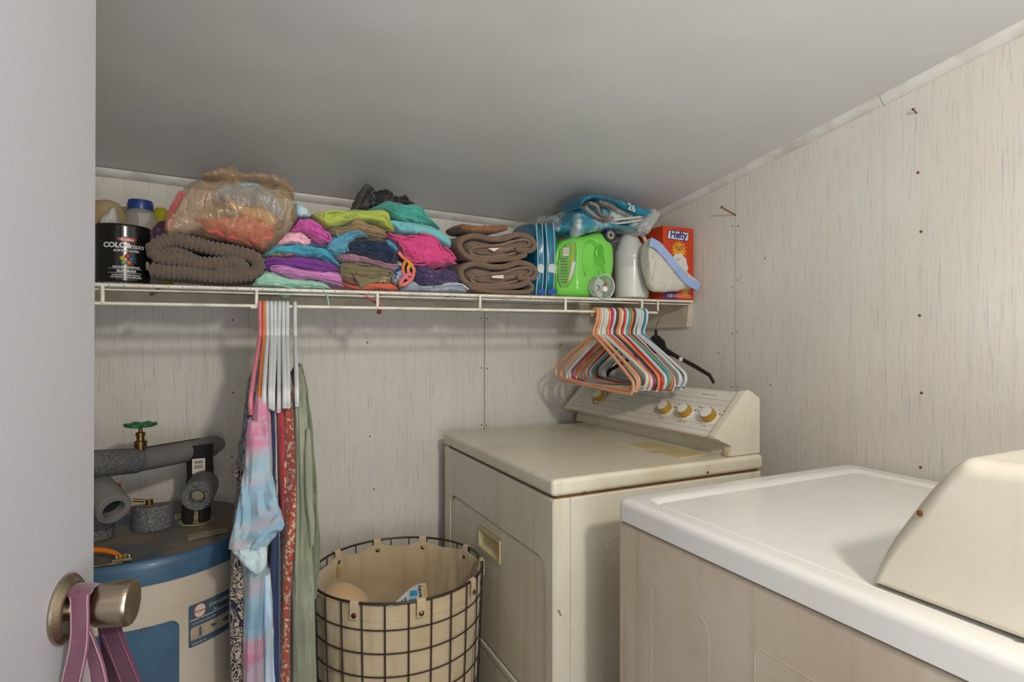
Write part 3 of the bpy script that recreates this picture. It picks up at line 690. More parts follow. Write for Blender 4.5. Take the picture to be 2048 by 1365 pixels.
ft = MB(); ft.rbox((cq.x-.060, cq.y-.014, .7675), (cq.x-.0, cq.y-.004, .7725), .002); obj('mounting_tab', ft, M_CLAMP, oc_)

# ------------------------------------------------------------------ laundry basket
BX, BY, BR, BZ, NW = .393, 1.503, .222, .624, 26
M_BW = mat('dark_basket_wire', '#4b433c', .4, metal=.6)
M_CANV = cloth('canvas_liner', '#cbb99a', '#bda985', nscale=8, bump=.5)
M_SNAP = mat('snap_metal', '#7b6c5c', .35, metal=.9); M_SNAPR = mat('snap_dark_red', '#5b2a30', .4, metal=.4)
bk = thing('laundry_basket', 'round dark wire laundry basket with a cream canvas liner', 'basket', (BX, BY, 0))
def brad(z): return .186+(BR-.186)*(z/BZ)**1.0+.006*math.sin(PI*z/BZ)
def bp(a, z, dr=0): r = brad(z)+dr; return Vector((BX+r*math.cos(a), BY+r*math.sin(a), z))
obj('rim', MB().tube([bp(2*PI*i/72, BZ) for i in range(72)], .0032, 10, closed=True), M_BW, bk)
for k in range(10):
    z = BZ-.062-.0545*k
    if z > .01: obj('ring_wire', MB().tube([bp(2*PI*i/64, z) for i in range(64)], .0018, 6, closed=True), M_BW, bk)
for k in range(NW):
    a = 2*PI*(k-.13)/NW; obj('wire', MB().tube([bp(a, BZ*(1-j/10)+.004*j/10, .0022) for j in range(11)], .0019, 6), M_BW, bk)
TABS = []
for (u, v) in ((714, 1203), (843, 1203), (934, 1160), (958, 1122), (925, 1096), (846, 1076), (751, 1078), (668, 1103)):
    p = aZ(u, v, BZ); TABS.append(math.atan2(p.y-BY, p.x-BX))
def liner_top(a):
    d = min(abs((a-t+PI) % (2*PI)-PI) for t in TABS); return BZ-.006-(.009+.007*math.sin(a))*min(1, d/.25)**.8
mb = MB(); NA, NZ = 160, 40; loops = []
zs = [1-(j/NZ) for j in range(NZ+1)]
def lin_p(a, f, off):
    z = .02+(liner_top(a)-.02)*f; w = .005*nz(math.cos(a)*5, math.sin(a)*5, z*4)+.004*nz(math.cos(a)*16, math.sin(a)*16, z*7)+.0015*ridge(math.cos(a)*20, math.sin(a)*20, z*18)
    return bp(a, z, -.006-off+w)
loops.append([bp(2*PI*i/NA, .018, -.02) for i in range(NA)])
for f in [j/NZ for j in range(NZ+1)]: loops.append([lin_p(2*PI*i/NA, f, 0) for i in range(NA)])
for f in [j/NZ for j in range(NZ, -1, -1)]: loops.append([lin_p(2*PI*i/NA, f, .004) for i in range(NA)])
ln = obj('liner', loft(loops, True), M_CANV, bk, angle=80)
hem = MB().tube([bp(2*PI*i/90, liner_top(2*PI*i/90)-.035, -.0045) for i in range(90)], .0009, 5, closed=True); obj('hem_seam', hem, M_CANV, ln)
for j, t in enumerate(TABS):
    T_ = Vector((-math.sin(t), math.cos(t), 0)); ro = Vector((math.cos(t), math.sin(t), 0)); c = bp(t, BZ)
    pts = [c-ro*.008+Vector((0,0,-.034)), c-ro*.0075+Vector((0,0,-.01)), c-ro*.005+Vector((0,0,.003)), c+Vector((0,0,.0052)), c+ro*.005+Vector((0,0,.002)), c+ro*.0055+Vector((0,0,-.012)), c+ro*.005+Vector((0,0,-.036))]
    tb = obj('tab', MB().strip(smooth_path(pts, 4), .021, .0016, T_), M_CANV, ln)
    for sg in (1, -1):
        obj('snap', MB().lathe([(.0062, -.001), (.0062, .0015), (.004, .0035), (1e-4, .004)], c+ro*sg*(.0065 if sg > 0 else .009)+Vector((0, 0, -.027)), ro*sg, n=16), M_SNAPR if j == 0 else M_SNAP, ln)
aS = TABS[7]
mb = MB(); vs = []
for i in range(9):
    for j in range(7):
        f_ = j/6*2-1; hw_ = .05*(1-abs(i/8*2-1)**3)**.5
        a_s = aS+.02+f_*hw_; z_ = BZ-.03-.045*i/8; fr_ = (z_-.02)/(liner_top(a_s)-.02); vs.append(lin_p(a_s, fr_, .0046))
mb.add(vs, [(i*7+j, (i+1)*7+j, (i+1)*7+j+1, i*7+j+1) for i in range(8) for j in range(6)])
obj('rust_stain', mb, mat('rust_stained_canvas', '#b08c4e', .9, col2='#c2a674', nscale=40), ln)
# contents
soft = cloth('peach_cloth', '#d8b88f', '#cfa97c', nscale=7)
c = aZ(690, 1215, .55)
mb = MB().ball((c.x, c.y+.03, .548), .062, (1, 1, .72), 14)
for i, p in enumerate(mb.v): mb.v[i] = p+Vector((nz(p.x*14, p.y*14, p.z*14), nz(p.y*14, 4, p.z*14), nz(p.z*14, 7, p.x*12)))*.010
solo('crumpled_cloth', mb, soft, 'rounded peach cloth bundle inside the laundry basket', 'cloth')
M_PKW = mat('printed_wrapper', '#c9cdd0', .35, coat=.3); M_PKB = mat('wrapper_blue', '#2d94c9', .4); M_PKY = mat('wrapper_yellow', '#d9b316', .4)
pg = thing('snack_wrapper', 'crumpled white wrapper with blue and yellow print inside the basket', 'wrapper', (0, 0, 0))
a_, b_, c_ = aY(772, 1226, 1.50), aY(857, 1212, 1.50), aY(851, 1166, 1.53)
ex = (b_-a_).normalized(); ey = (c_-b_); ey = (ey-ex*ey.dot(ex)); Hh = ey.length; ey.normalize(); en = ex.cross(ey)
Wd = (b_-a_).length; o0 = a_
def wp(x, y, e=0): return o0+ex*x+ey*y+en*(e+.003*math.sin(x*70)*math.cos(y*60))
if en.y > 0: en = -en
prof_w = lambda x: Hh*(.25+.75*ss(0, Wd*.85, x))
nx = 24; vs = []
for i in range(nx+1):
    for j in range(9):
        x = Wd*i/nx; y = -.03+(prof_w(x)+.03)*j/8; vs.append(wp(x, y))
mb = MB(); m9 = 9; off_ = len(vs); vs += [p-en*.012 for p in vs]
fs = [(i*m9+j, (i+1)*m9+j, (i+1)*m9+j+1, i*m9+j+1) for i in range(nx) for j in range(8)]
fs += [tuple(off_+k for k in f) for f in fs]
rim = [j for j in range(9)]+[i*m9+8 for i in range(1, nx+1)]+[nx*m9+j for j in range(7, -1, -1)]+[i*m9 for i in range(nx-1, 0, -1)]
fs += [(p, q, q+off_, p+off_) for p, q in zip(rim, rim[1:]+rim[:1])]
mb.add(vs, fs); obj('wrapper_body', mb, M_PKW, pg)
def wpatch(x0, x1, y0, y1, m, name):
    mb = MB(); P = [(x0, y0), (x1, y0), (x1, y1), (x0, y1)]
    n = 6; vs = [wp(x0+(x1-x0)*i/n, y0+(y1-y0)*j/n, .0012) for i in range(n+1) for j in range(n+1)]
    mb.add(vs, [(i*(n+1)+j, (i+1)*(n+1)+j, (i+1)*(n+1)+j+1, i*(n+1)+j+1) for i in range(n) for j in range(n)]); obj(name, mb, m, pg)
wpatch(Wd*.56, Wd*.72, .004, Hh*.42, M_PKB, 'blue_print'); wpatch(Wd*.58, Wd*.76, Hh*.50, Hh*.74, M_PKB, 'blue_print')
wpatch(Wd*.92, Wd*.985, Hh*.1, Hh*.93, M_PKY, 'yellow_print')
for k in range(6): wpatch(Wd*(.10+.07*k), Wd*(.13+.07*k), 0, prof_w(Wd*(.11+.07*k))*.75, M_DARK, 'black_print')
obj('lettering', text_mb('have', .0165, lambda x, y, e: wp(Wd*.80+y, Hh*.93-x, .0016+e), .0004, 'LEFT'), M_DARK, pg, smooth=False)

# ------------------------------------------------------------------ open door, knob, strap
al = math.radians(12); tD = Vector((math.sin(al), math.cos(al), 0)); nD = Vector((math.cos(al), -math.sin(al), 0))
DC = Vector((-.16, .745, 0)); KZ = .944
def dpt(t, n, z): return DC+tD*(t+(z-1.25)*.0095)+nD*n+Vector((0, 0, z))
d1 = MB(); E = .0645
for (t0_, t1_) in ((-.70, E),):
    vs = [dpt(t, n, z) for z in (.012, 1.86) for t, n in ((t0_, -.035), (t1_, -.035), (t1_, 0), (t0_, 0))]
    d1.add(vs, [(0,1,2,3), (4,5,6,7), (0,1,5,4), (1,2,6,5), (2,3,7,6), (3,0,4,7)])
dk = struct(obj('door_1', d1, M_DOOR, smooth=False))
kb = dpt(0, 0, KZ)
kb.z = KZ
hn = obj('door_knob', MB().lathe([(1e-4, 0), (.0345, 0), (.0350, .002), (.0345, .004), (.030, .0085), (.027, .0100), (.024, .0095), (.018, .0085), (.012, .009), (.0115, .022), (.014, .026),
    (.0195, .029), (.0215, .032), (.0225, .040), (.0240, .058), (.0238, .061), (.0225, .0635), (.0215, .0640), (.010, .0615), (1e-4, .0612)], kb, nD, n=64), M_NICK, dk, angle=25)
struct(obj('door_frame', MB().box((-.40, -.10, 0), (-.335, .02, 1.86)), M_TRIM, smooth=False)); bpy.data.objects['door_frame'].name = 'trim_4'
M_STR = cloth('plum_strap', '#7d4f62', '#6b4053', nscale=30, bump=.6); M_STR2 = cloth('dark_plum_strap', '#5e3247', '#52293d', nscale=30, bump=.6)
M_STITCH = cloth('strap_edge', '#b08a95')
stp = thing('fabric_strap', 'plum fabric strap looped over the door knob', 'strap', tuple(kb+nD*.04+Vector((0, 0, -.03))))
def depthpt(u, v, d): return CAM+ray(u, v)*(d)      # d = distance along the camera axis
RV = Vector((cT, -sT, 0)); FV = Vector((sT, cT, 0))
def strapobj(L, m, edge=True):
    P = smooth_path([depthpt(u, v, d) for u, v, d, w in L], 6)
    Wl = [p.x for p in smooth_path([Vector((w*d/F, 0, 0)) for u, v, d, w in L], 6)]
    o = obj('strap_band', MB().strip(P, Wl, .0016, RV+FV*-.25), m, stp)
    mb = MB(); wd = (RV+FV*-.25).normalized()
    for sg in (1, -1):
        q = [p+wd*sg*(w/2-.001)-FV*.0014 for p, w in zip(P, Wl)]; mb.tube(q, .0006, 5)
    obj('stitching', mb, M_STITCH if m is M_STR else M_STR, stp)
# over the neck and down
strapobj([(215, 1172, .632, 26), (195, 1168, .618, 34), (172, 1171, .600, 42), (160, 1190, .585, 46), (160, 1230, .582, 45), (158, 1290, .580, 45), (143, 1365, .578, 47), (136, 1420, .578, 47)], M_STR)
strapobj([(166, 1250, .590, 30), (180, 1290, .590, 36), (194, 1340, .590, 42), (206, 1420, .590, 46)], M_STR)
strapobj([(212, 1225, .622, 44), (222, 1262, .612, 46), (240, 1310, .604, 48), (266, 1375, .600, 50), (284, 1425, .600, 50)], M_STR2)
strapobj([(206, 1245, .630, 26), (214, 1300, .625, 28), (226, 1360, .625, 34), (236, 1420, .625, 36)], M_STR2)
# ------------------------------------------------------------------ wire shelf
SHELF[0] = True
YF, YK = 1.480, 1.925
def zs(x, y=1.48): return 1.349+.0084*(x+.26)+.058*(y-1.48)
sh = thing('wire_shelf', 'white vinyl-coated wire closet shelf with a lower hang rail along the back wall', 'shelf', (.4, 1.7, 1.352))
XA, XE = -.62, 1.398
def rail(y, dz, r, name='rail', x0=XA, x1=XE): obj(name, MB().tube([(x0+(x1-x0)*i/8, y, zs(x0+(x1-x0)*i/8)+dz) for i in range(9)], r, 10), M_WIRE, sh)
rail(YF, -.0048, .0042, 'front_rail'); rail(YF, -.0445, .0040, 'hang_rail', XA, 1.250); rail(YK, .0213, .003, 'back_rail'); rail(1.70, .0083, .0028, 'middle_rail'); rail(YF+.014, -.0135, .0022, 'under_rail')
x = XA+.02; w0 = None; k = 0
while x < XE-.004:
    if w0 is None:
        w0 = obj('wire', MB().tube([(x, YK, zs(x)+.0243), (x, YF+.004, zs(x)-.0015), (x, YF-.003, zs(x)-.002), (x, YF-.0055, zs(x)-.006)], .0016, 6), M_WIRE, sh); wx = x
    else:
        c = w0.copy(); COL.objects.link(c); c.parent = sh; c.location = (x-wx, 0, zs(x)-zs(wx))
    x += .0275
for u in (205, 513, 755, 960, 1131, 1284):
    p = aY(u, 600, YF); obj('strut', MB().tube([(p.x, YF, zs(p.x)-.005), (p.x, YF, zs(p.x)-.0445)], .0040, 10), M_WIRE, sh)
p1_ = aY(513, 600, YF)
obj('rail_joint', MB().tube([(p1_.x-.012, YF, zs(0)-.0465), (p1_.x+.012, YF, zs(0)-.0465)], .0052, 10), M_WIRE, sh)
obj('rail_end', MB().tube([(1.250, YF, zs(1.25)-.046), (1.250, YF+.001, zs(1.25)-.005)], .0030, 8), M_WIRE, sh)
tag(obj('wall_cleat', MB().rbox((-.74, YB-.013, 1.330), (1.398, YB, 1.366), .002, 1), M_WOOD), 'long painted board fixed to the back wall under the shelf', 'board')
tag(obj('side_cleat', MB().prism([(1.498, 1.354), (1.512, 1.272), (YB-.014, 1.272), (YB-.014, 1.384)][::-1], lambda p, q, t: (t, p, q), 1.4005, XR), M_WOOD, smooth=False), 'short white painted board on the right wall carrying the shelf end', 'board')

# ------------------------------------------------------------------ pattern cloths
def patmat(name, build, rough=.92, bump=.3):
    m = cloth(name, '#808080', bump=bump); nt = m.node_tree; nt.links.new(build(nt), nt.nodes['Principled BSDF'].inputs['Base Color']); return m
def tiedye(nt):
    v = mapped(nt, (2.5, 2.5, 5)); f = noisef(nt, v, 1.0, 3, .55, .8)
    zc = nt.nodes.new('ShaderNodeSeparateXYZ'); nt.links.new(mapped(nt, (1, 1, 1)), zc.inputs[0])
    ma = nt.nodes.new('ShaderNodeMath'); ma.operation = 'MULTIPLY_ADD'; nt.links.new(f, ma.inputs[0]); ma.inputs[1].default_value = .30
    nt.links.new(zc.outputs[2], ma.inputs[2]); r = rng(nt, ma.outputs[0], -.80, .20)
    c = ramp(nt, r, [(0, '#8fb3c9'), (.09, '#b9a6a8'), (.16, '#c9808f'), (.30, '#c9748c'), (.345, '#7f9fb8'), (.44, '#93b7c4'), (.55, '#a8b9a8'), (.62, '#84adc8'), (.72, '#9fb6c0'), (.78, '#cf7f9f'), (.88, '#cf8ba6'), (.93, '#93b8c8'), (1, '#d08aa6')])
    g = rng(nt, noisef(nt, mapped(nt, (8, 8, 34), (3, 2, 1)), 1, 5), .48, .62, 0, .55); c = mixc(nt, g, c, '#a9c0cc'); g2 = rng(nt, noisef(nt, mapped(nt, (10, 10, 22), (9, 2, 6)), 1, 4), .54, .66, 0, .55); return mixc(nt, g2, c, '#c4a3ad')
def blot(base, cols, sc=90, th=(.56, .60)):
    def f(nt):
        c = base
        for i, (q, s_, lo, hi) in enumerate(cols): c = mixc(nt, rng(nt, noisef(nt, mapped(nt, (s_, s_, s_), (i*3.1, i*7, i*2)), 1, 2, .5, .6), lo, hi), c, q)
        return c
    return f
def ikat(nt):
    v = mapped(nt, (42, 42, 26)); n = noisef(nt, v, 1, 2, .5, 1.6)
    w = nt.nodes.new('ShaderNodeMath'); w.operation = 'PINGPONG'; nt.links.new(n, w.inputs[0]); w.inputs[1].default_value = .07
    return mixc(nt, rng(nt, w.outputs[0], .030, .036), '#b7a794', '#252a3c')
def vstripe(nt):
    v = mapped(nt, (30, 30, 95)); n = noisef(nt, v, 1, 2, .4, .8); return mixc(nt, rng(nt, n, .5, .54), '#1f3350', '#9fb0bb')
M_TIE = patmat('tie_dye_cloth', tiedye)
M_IKAT = patmat('black_cream_print', ikat); M_NSTR = patmat('navy_print', vstripe)
M_CORAL = patmat('coral_floral', blot('#a8513f', [('#c9b5a2', 120, .54, .58), ('#7e3a30', 60, .62, .68)]))
M_WFLO = patmat('white_floral', blot('#c9bdb0', [('#a3574f', 90, .60, .64), ('#5f7050', 100, .64, .67)]))
M_PLAID = patmat('purple_dot_cloth', blot('#3f3556', [('#6d5f86', 400, .55, .62), ('#a07f9f', 55, .66, .70)]))
M_BFLO = patmat('blue_white_floral', blot('#b8b7b6', [('#34466b', 75, .50, .55), ('#8fa0b5', 60, .58, .63)]))
M_MULTI = patmat('multicolour_print', blot('#b39a6b', [('#a82f6b', 70, .5, .54), ('#6f7d3c', 80, .58, .62)]))
M_SCARF = patmat('orange_pink_scarf', blot('#cf7a45', [('#d8737c', 28, .48, .56), ('#d39a2e', 34, .58, .64)]))
M_DENIM = cloth('dark_denim', '#1f2c42', '#2b3d57', nscale=60, bump=.6)
def cl(h, h2=None):
    def sf(x):
        c = [int(x[i:i+2], 16) for i in (1, 3, 5)]; g = sum(c)/3; c = [min(255, int((v*.78+g*.22)*1.12+14)) for v in c]; return '#%02x%02x%02x' % tuple(c)
    return cloth('cloth_'+h[1:], sf(h), sf(h2) if h2 else None, nscale=14)

# ------------------------------------------------------------------ hanging clothes and hangers
ZR = lambda x: zs(x)-.0445+.0042
def hanger_mb(r=.0047, half=.20, seed=0, notch=False):
    mb = MB(); pts = []
    for i in range(15):
        a = math.radians(-35+i*(180+35+20)/14); pts.append((0, .0155*math.cos(a)+.000, -.0100+.0155*math.sin(a)))
    pts += [(0, -.012, -.034), (0, -.004, -.050), (0, 0, -.060), (0, 0, -.080)]
    mb.tube(smooth_path(pts, 2), r*.92, 8)
    sh_ = -.192
    lp = [(0, 0, -.079), (0, -.02, -.086), (0, -half*.5, -.132), (0, -half+.025, -.180), (0, -half+.004, -.196), (0, -half, -.212), (0, -half+.006, -.226), (0, -half+.022, -.232)]
    lp2 = lp+[(0, -half*.3, -.236), (0, half*.3, -.236)]+[(0, -p[1], p[2]) for p in lp[::-1][:-1]]
    mb.tube(smooth_path(lp2, 4, closed=True), r, 8, closed=True)
    return mb
HMESH = hanger_mb()
HM = {}
def hanger(x, colname, hexcol, label, group, ry=0, tilt=0, dz=0, swing=0):
    m = HM.get(hexcol) or HM.setdefault(hexcol, mat('hanger_'+colname.replace(' ', '_'), hexcol, .35, coat=.2))
    key = 'mesh'+hexcol
    if key not in HM:
        o = obj('clothes_hanger', HMESH, m); HM[key] = o.data
    else:
        o = bpy.data.objects.new('clothes_hanger', HM[key]); COL.objects.link(o)
    o.location = (x, YF, ZR(x)+dz); o.rotation_euler = (math.radians(swing), math.radians(tilt), math.radians(ry)); return tag(o, label, 'hanger', group)
def rx(u, v=612): return aY(u, v, YF).x
ords = ['first', 'second', 'third', 'fourth', 'fifth', 'sixth', 'seventh', 'eighth', 'ninth', 'tenth']
GL = 'hangers carrying clothes under the shelf'
hanger(rx(521), 'pink', '#d9808c', 'salmon pink hanger at the left end of the hanging clothes', GL, -6.5, 1, swing=2)
hanger(rx(529), 'orange', '#d97c40', 'orange hanger holding the tie-dye shirt', GL, -4, 1)
for i, (u, t) in enumerate(((537, 0), (545, -.5), (553, 0), (561, .8), (569, 0), (577, 0), (592, -.6))):
    hanger(rx(u-2), 'white', '#cfd2d2', f'white hanger holding clothes, {ords[i]} white one from the left', GL, random.uniform(-1, 1)-4, t, swing=random.uniform(-2.5, 2.5))
GRP = 'empty hangers bunched above the dryer'
cols = [('peach', '#d99a72'), ('peach', '#d99a72'), ('cream', '#d9d3c0'), ('pale mint', '#c9d3c6'), ('white', '#cfd2d2'), ('orange', '#d97c40'), ('magenta', '#b3306b'), ('white', '#cfd2d2'),
        ('charcoal', '#4a3f3b'), ('peach', '#d98a58'), ('cream', '#d9d3c0'), ('red', '#c22a20'), ('white', '#cfd2d2'), ('teal', '#4f9c98'), ('orange', '#d97c40'), ('charcoal', '#4a3f3b'),
        ('white', '#cfd2d2'), ('white', '#cfd2d2'), ('white', '#cfd2d2'), ('blue', '#1f7f96'), ('white', '#cfd2d2')]
n = len(cols)
dist_ = {5: 'left of the magenta one', 9: 'right of the first charcoal one', 14: 'right of the teal one', 2: 'next to the peach ones at the left end', 10: 'left of the red one',
         8: 'near the middle of the bunch', 15: 'right of the teal one, near the white ones', 4: 'left of the magenta one', 7: 'right of the magenta one', 12: 'right of the red one',
         16: 'first of the three left of the blue one', 17: 'second of the three left of the blue one', 18: 'directly left of the blue one', 20: 'right end of the bunch, behind the blue one',
         0: 'frontmost at the left end of the bunch', 1: 'second from the left end of the bunch'}
for i, (nm, hc) in enumerate(cols):
    u = 1190+i*4.95
    lab_ = f'{nm} plastic hanger, empty, above the dryer' + (', '+dist_[i] if i in dist_ else '')
    hanger(rx(u), nm, hc, lab_, GRP, random.uniform(-3.5, 3.5)+(5 if i == 0 else 0), random.uniform(-1.2, 1.2), swing=random.uniform(-2.5, 3.5)+(2 if i < 2 else 0))
# black hanger with wire hook and size tag
bx = rx(1312)
bh = thing('trouser_hanger', 'black moulded hanger with metal hook at the right end of the row', 'hanger', (bx, YF, ZR(bx)))
hk = []
for i in range(12):
    a = math.radians(-40+i*220/11); hk.append((bx, YF-.0+.013*math.cos(a), ZR(bx)-.0115+.013*math.sin(a)))
hk += [(bx, YF-.012, ZR(bx)-.03), (bx, YF-.004, ZR(bx)-.042), (bx, YF, ZR(bx)-.050), (bx, YF, ZR(bx)-.085)]
obj('hook', MB().tube(smooth_path(hk, 2), .0017, 8), M_STEEL, bh)
M_BLK = mat('black_plastic', '#25211f', .4, coat=.2)
zc_ = ZR(bx)-.080
half = [(.010, 0), (.024, -.012), (.030, -.016), (.038, -.060), (.080, -.094), (.140, -.135), (.190, -.176), (.205, -.215), (.200, -.222), (.186, -.190), (.130, -.148), (.07, -.106), (.03, -.088)]
half = [(y, z*.66 if z < -.016 else z) for y, z in half]
P = [(y, z) for y, z in half]+[(-y, z) for y, z in half[::-1]]
obj('hanger_body', MB().prism([(YF-y, zc_+z) for y, z in P], lambda p, q, t: (t, p, q), bx-.004, bx+.004), M_BLK, bh, angle=30)
obj('hook_tab', MB().prism([(YF-.006, zc_), (YF+.006, zc_), (YF+.002, zc_+.022), (YF-.002, zc_+.022)], lambda p, q, t: (t, p, q), bx-.003, bx+.003), M_BLK, bh, smooth=False)
bh.rotation_euler = (0, 0, math.radians(0))
obj('white_clip', MB().rbox((bx-.006, YF-.10, zc_-.080), (bx-.0045, YF-.088, zc_-.068), .001, 1), M_WHITEP, bh)

bh.rotation_euler = (0, 0, math.radians(17))
def hang_mb(E, depth=None, ycap=None, yfar=None, wr=.005, fx=95, seed=0, m=40, n=90, mb=None, e=.6, thick=None):
    """draped garment: rows (v, uL, uR, near-plane Y)"""
    mb = mb or MB()
    R = smooth_path([Vector((v, uL, uR)) for v, uL, uR, y in E], 8); Yn = [p.x for p in smooth_path([Vector((y, 0, 0)) for v, uL, uR, y in E], 8)]
    P = []
    for r_, y in zip(R, Yn):
        a = aY(r_.y, r_.x, y); b = aY(r_.z, r_.x, y); P.append((a.x, b.x, a.z, y))
    vs = []; N = len(P)
    for i, (xl, xr, z, y) in enumerate(P):
        yb = y+depth if depth else max(y+.03, 2*YF-y)
        if ycap: yb = max(y+.04, yb+(min(yb, ycap)-yb)*ss(.93, .80, z))
        cx, hw, cy, hy = (xl+xr)/2, (xr-xl)/2, (y+yb)/2, (yb-y)/2
        for k in range(m):
            a = 2*PI*k/m; c, s_ = math.cos(a), math.sin(a)
            px = math.copysign(abs(s_)**e, s_); py = math.copysign(abs(c)**e, c)
            X = cx+hw*px*(.82+.18*py if py > -9 else 1); Y = cy-hy*py
            w = wr*(ridge(X*fx+seed, Y*22+seed, z*2.6+seed)*.55+.5*nz(X*fx*1.8+seed, Y*40, z*4))
            w += wr*.35*ridge(X*fx*2.4+seed*3, Y*30, z*5)
            w *= 1.5*min(1, hw/.010)
            vs.append(Vector((X+w*.5*px, Y-w*(.4+1.2*max(c, 0)), z+.002*nz(X*40, z*8, seed))))
    fs = [(i*m+k, i*m+(k+1) % m, (i+1)*m+(k+1) % m, (i+1)*m+k) for i in range(N-1) for k in range(m)]
    fs += [tuple(range(m)), tuple(range((N-1)*m, N*m))]
    mb.add(vs, fs); return mb
GC = 'clothes hanging on the shelf rail'
def garment(name, E, mt, label, cat, **k): return solo(name, hang_mb(E, **k), mt, label, cat, GC)
t = thing('printed_dress', 'long black and cream printed dress with a navy printed top, leftmost of the hanging clothes', 'dress', (rx(510), YF, 1.2), GC)
obj('bodice', hang_mb([(742, 506, 521, 1.43), (775, 501, 519, 1.34), (810, 497, 515, 1.31), (850, 491, 512, 1.31), (900, 484, 508, 1.31), (940, 478, 505, 1.31)], ycap=1.42, wr=.006, seed=3), M_NSTR, t)
obj('skirt', hang_mb([(930, 479, 498, 1.312), (1000, 474, 495, 1.31), (1090, 466, 492, 1.31), (1200, 460, 493, 1.31), (1365, 457, 492, 1.31), (1440, 455, 492, 1.31)], ycap=1.42, wr=.007, seed=4), M_IKAT, t)
rf = aY(470, 948, 1.36); obj('ruffle', soft_mb([(462, 950), (470, 938), (484, 922), (492, 925)], [(463, 953), (472, 962), (484, 975), (492, 970)], 1.33, .08, 30, 24, wr=.008, fx=60, seed=2), M_IKAT, t)
t = thing('tie_dye_shirt', 'pink and blue tie-dye shirt on the orange hanger', 'shirt', (rx(529), YF, 1.2), GC)
obj('body', hang_mb([(714, 521, 533, 1.45), (750, 514, 537, 1.37), (790, 508, 541, 1.29), (850, 500, 546, 1.285), (950, 492, 550, 1.285), (1050, 486, 545, 1.285), (1100, 484, 538, 1.285), (1200, 486, 533, 1.285), (1300, 485, 530, 1.285), (1440, 484, 528, 1.285)], ycap=1.44, wr=.006, seed=8, fx=60), M_TIE, t)
sl = obj('sleeve', hang_mb([(842, 499, 536, 1.275), (890, 492, 541, 1.262), (950, 482, 546, 1.255), (1010, 472, 556, 1.25), (1040, 467, 567, 1.25), (1062, 463, 568, 1.25), (1085, 459, 556, 1.25), (1100, 458, 540, 1.25)], depth=.045, wr=.009, seed=11, fx=42, n=60), M_TIE, t)
obj('sleeve_cuff', hang_mb([(1094, 459, 539, 1.250), (1108, 463, 536, 1.249), (1126, 480, 536, 1.249), (1140, 497, 531, 1.249), (1149, 509, 520, 1.249)], depth=.04, wr=.004, seed=12, fx=40), cl('#a9bcbf', '#93aeb8'), sl)
obj('cuff_fold', soft_mb([(500, 1098), (520, 1070), (545, 1042), (560, 1030), (569, 1046)], [(502, 1104), (523, 1088), (545, 1066), (562, 1064), (570, 1052)], 1.236, .03, 40, 24, wr=.003, seed=5), M_TIE, sl)
obj('lower_panel', hang_mb([(1150, 528, 542, 1.30), (1220, 527, 548, 1.30), (1300, 526, 553, 1.30), (1440, 524, 556, 1.30)], depth=.15, wr=.006, seed=14), cl('#8fb3cf', '#a9bcc4'), t)
garment('navy_dress', [(800, 539, 550, 1.315), (870, 541, 553, 1.315), (960, 543, 556, 1.315), (1060, 544, 562, 1.315), (1200, 538, 562, 1.315), (1440, 530, 564, 1.315)], cl('#1f2f5a', '#18254a'), 'dark navy dress hanging between the tie-dye shirt and the coral floral dress', 'dress', wr=.007, seed=21)
garment('floral_blouse', [(735, 540, 553, 1.42), (800, 539, 555, 1.325), (860, 541, 556, 1.32), (930, 545, 557, 1.32), (990, 549, 558, 1.32)], M_WFLO, 'white blouse with small red flowers between the navy and red garments', 'blouse', wr=.004, seed=25)
garment('red_shirt', [(722, 549, 562, 1.44), (800, 552, 569, 1.32), (900, 555, 573, 1.318), (980, 557, 575, 1.318), (1040, 560, 574, 1.318)], cl('#b3262f', '#9c1f2a'), 'plain red shirt left of the coral floral dress', 'shirt', wr=.004, seed=28)
garment('coral_dress', [(728, 566, 578, 1.44), (790, 566, 590, 1.31), (880, 568, 594, 1.30), (980, 568, 600, 1.30), (1050, 566, 601, 1.30), (1130, 563, 593, 1.30), (1250, 560, 588, 1.30), (1440, 555, 586, 1.30)], M_CORAL, 'coral red dress with white floral print beside the green dress', 'dress', wr=.006, seed=31)
t = thing('green_dress', 'long sage green dress at the right end of the hanging clothes', 'dress', (rx(600), YF, 1.2), GC)
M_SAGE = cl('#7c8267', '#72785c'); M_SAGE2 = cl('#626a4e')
obj('front', hang_mb([(735, 592, 602, 1.44), (790, 589, 612, 1.32), (850, 589, 616, 1.29), (950, 590, 620, 1.285), (1050, 588, 625, 1.285), (1150, 583, 630, 1.285), (1250, 579, 636, 1.285), (1440, 576, 640, 1.285)], wr=.008, seed=41, fx=75, m=56), M_SAGE, t)
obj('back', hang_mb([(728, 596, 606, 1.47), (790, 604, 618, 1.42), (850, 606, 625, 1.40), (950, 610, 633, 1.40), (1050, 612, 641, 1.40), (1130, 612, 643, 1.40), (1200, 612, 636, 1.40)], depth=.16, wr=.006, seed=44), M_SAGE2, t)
obj('sleeve', hang_mb([(860, 612, 620, 1.275), (930, 610, 624, 1.27), (1010, 612, 626, 1.268), (1050, 616, 630, 1.268), (1092, 620, 627, 1.268)], depth=.05, wr=.006, seed=47, fx=60), M_SAGE, t)

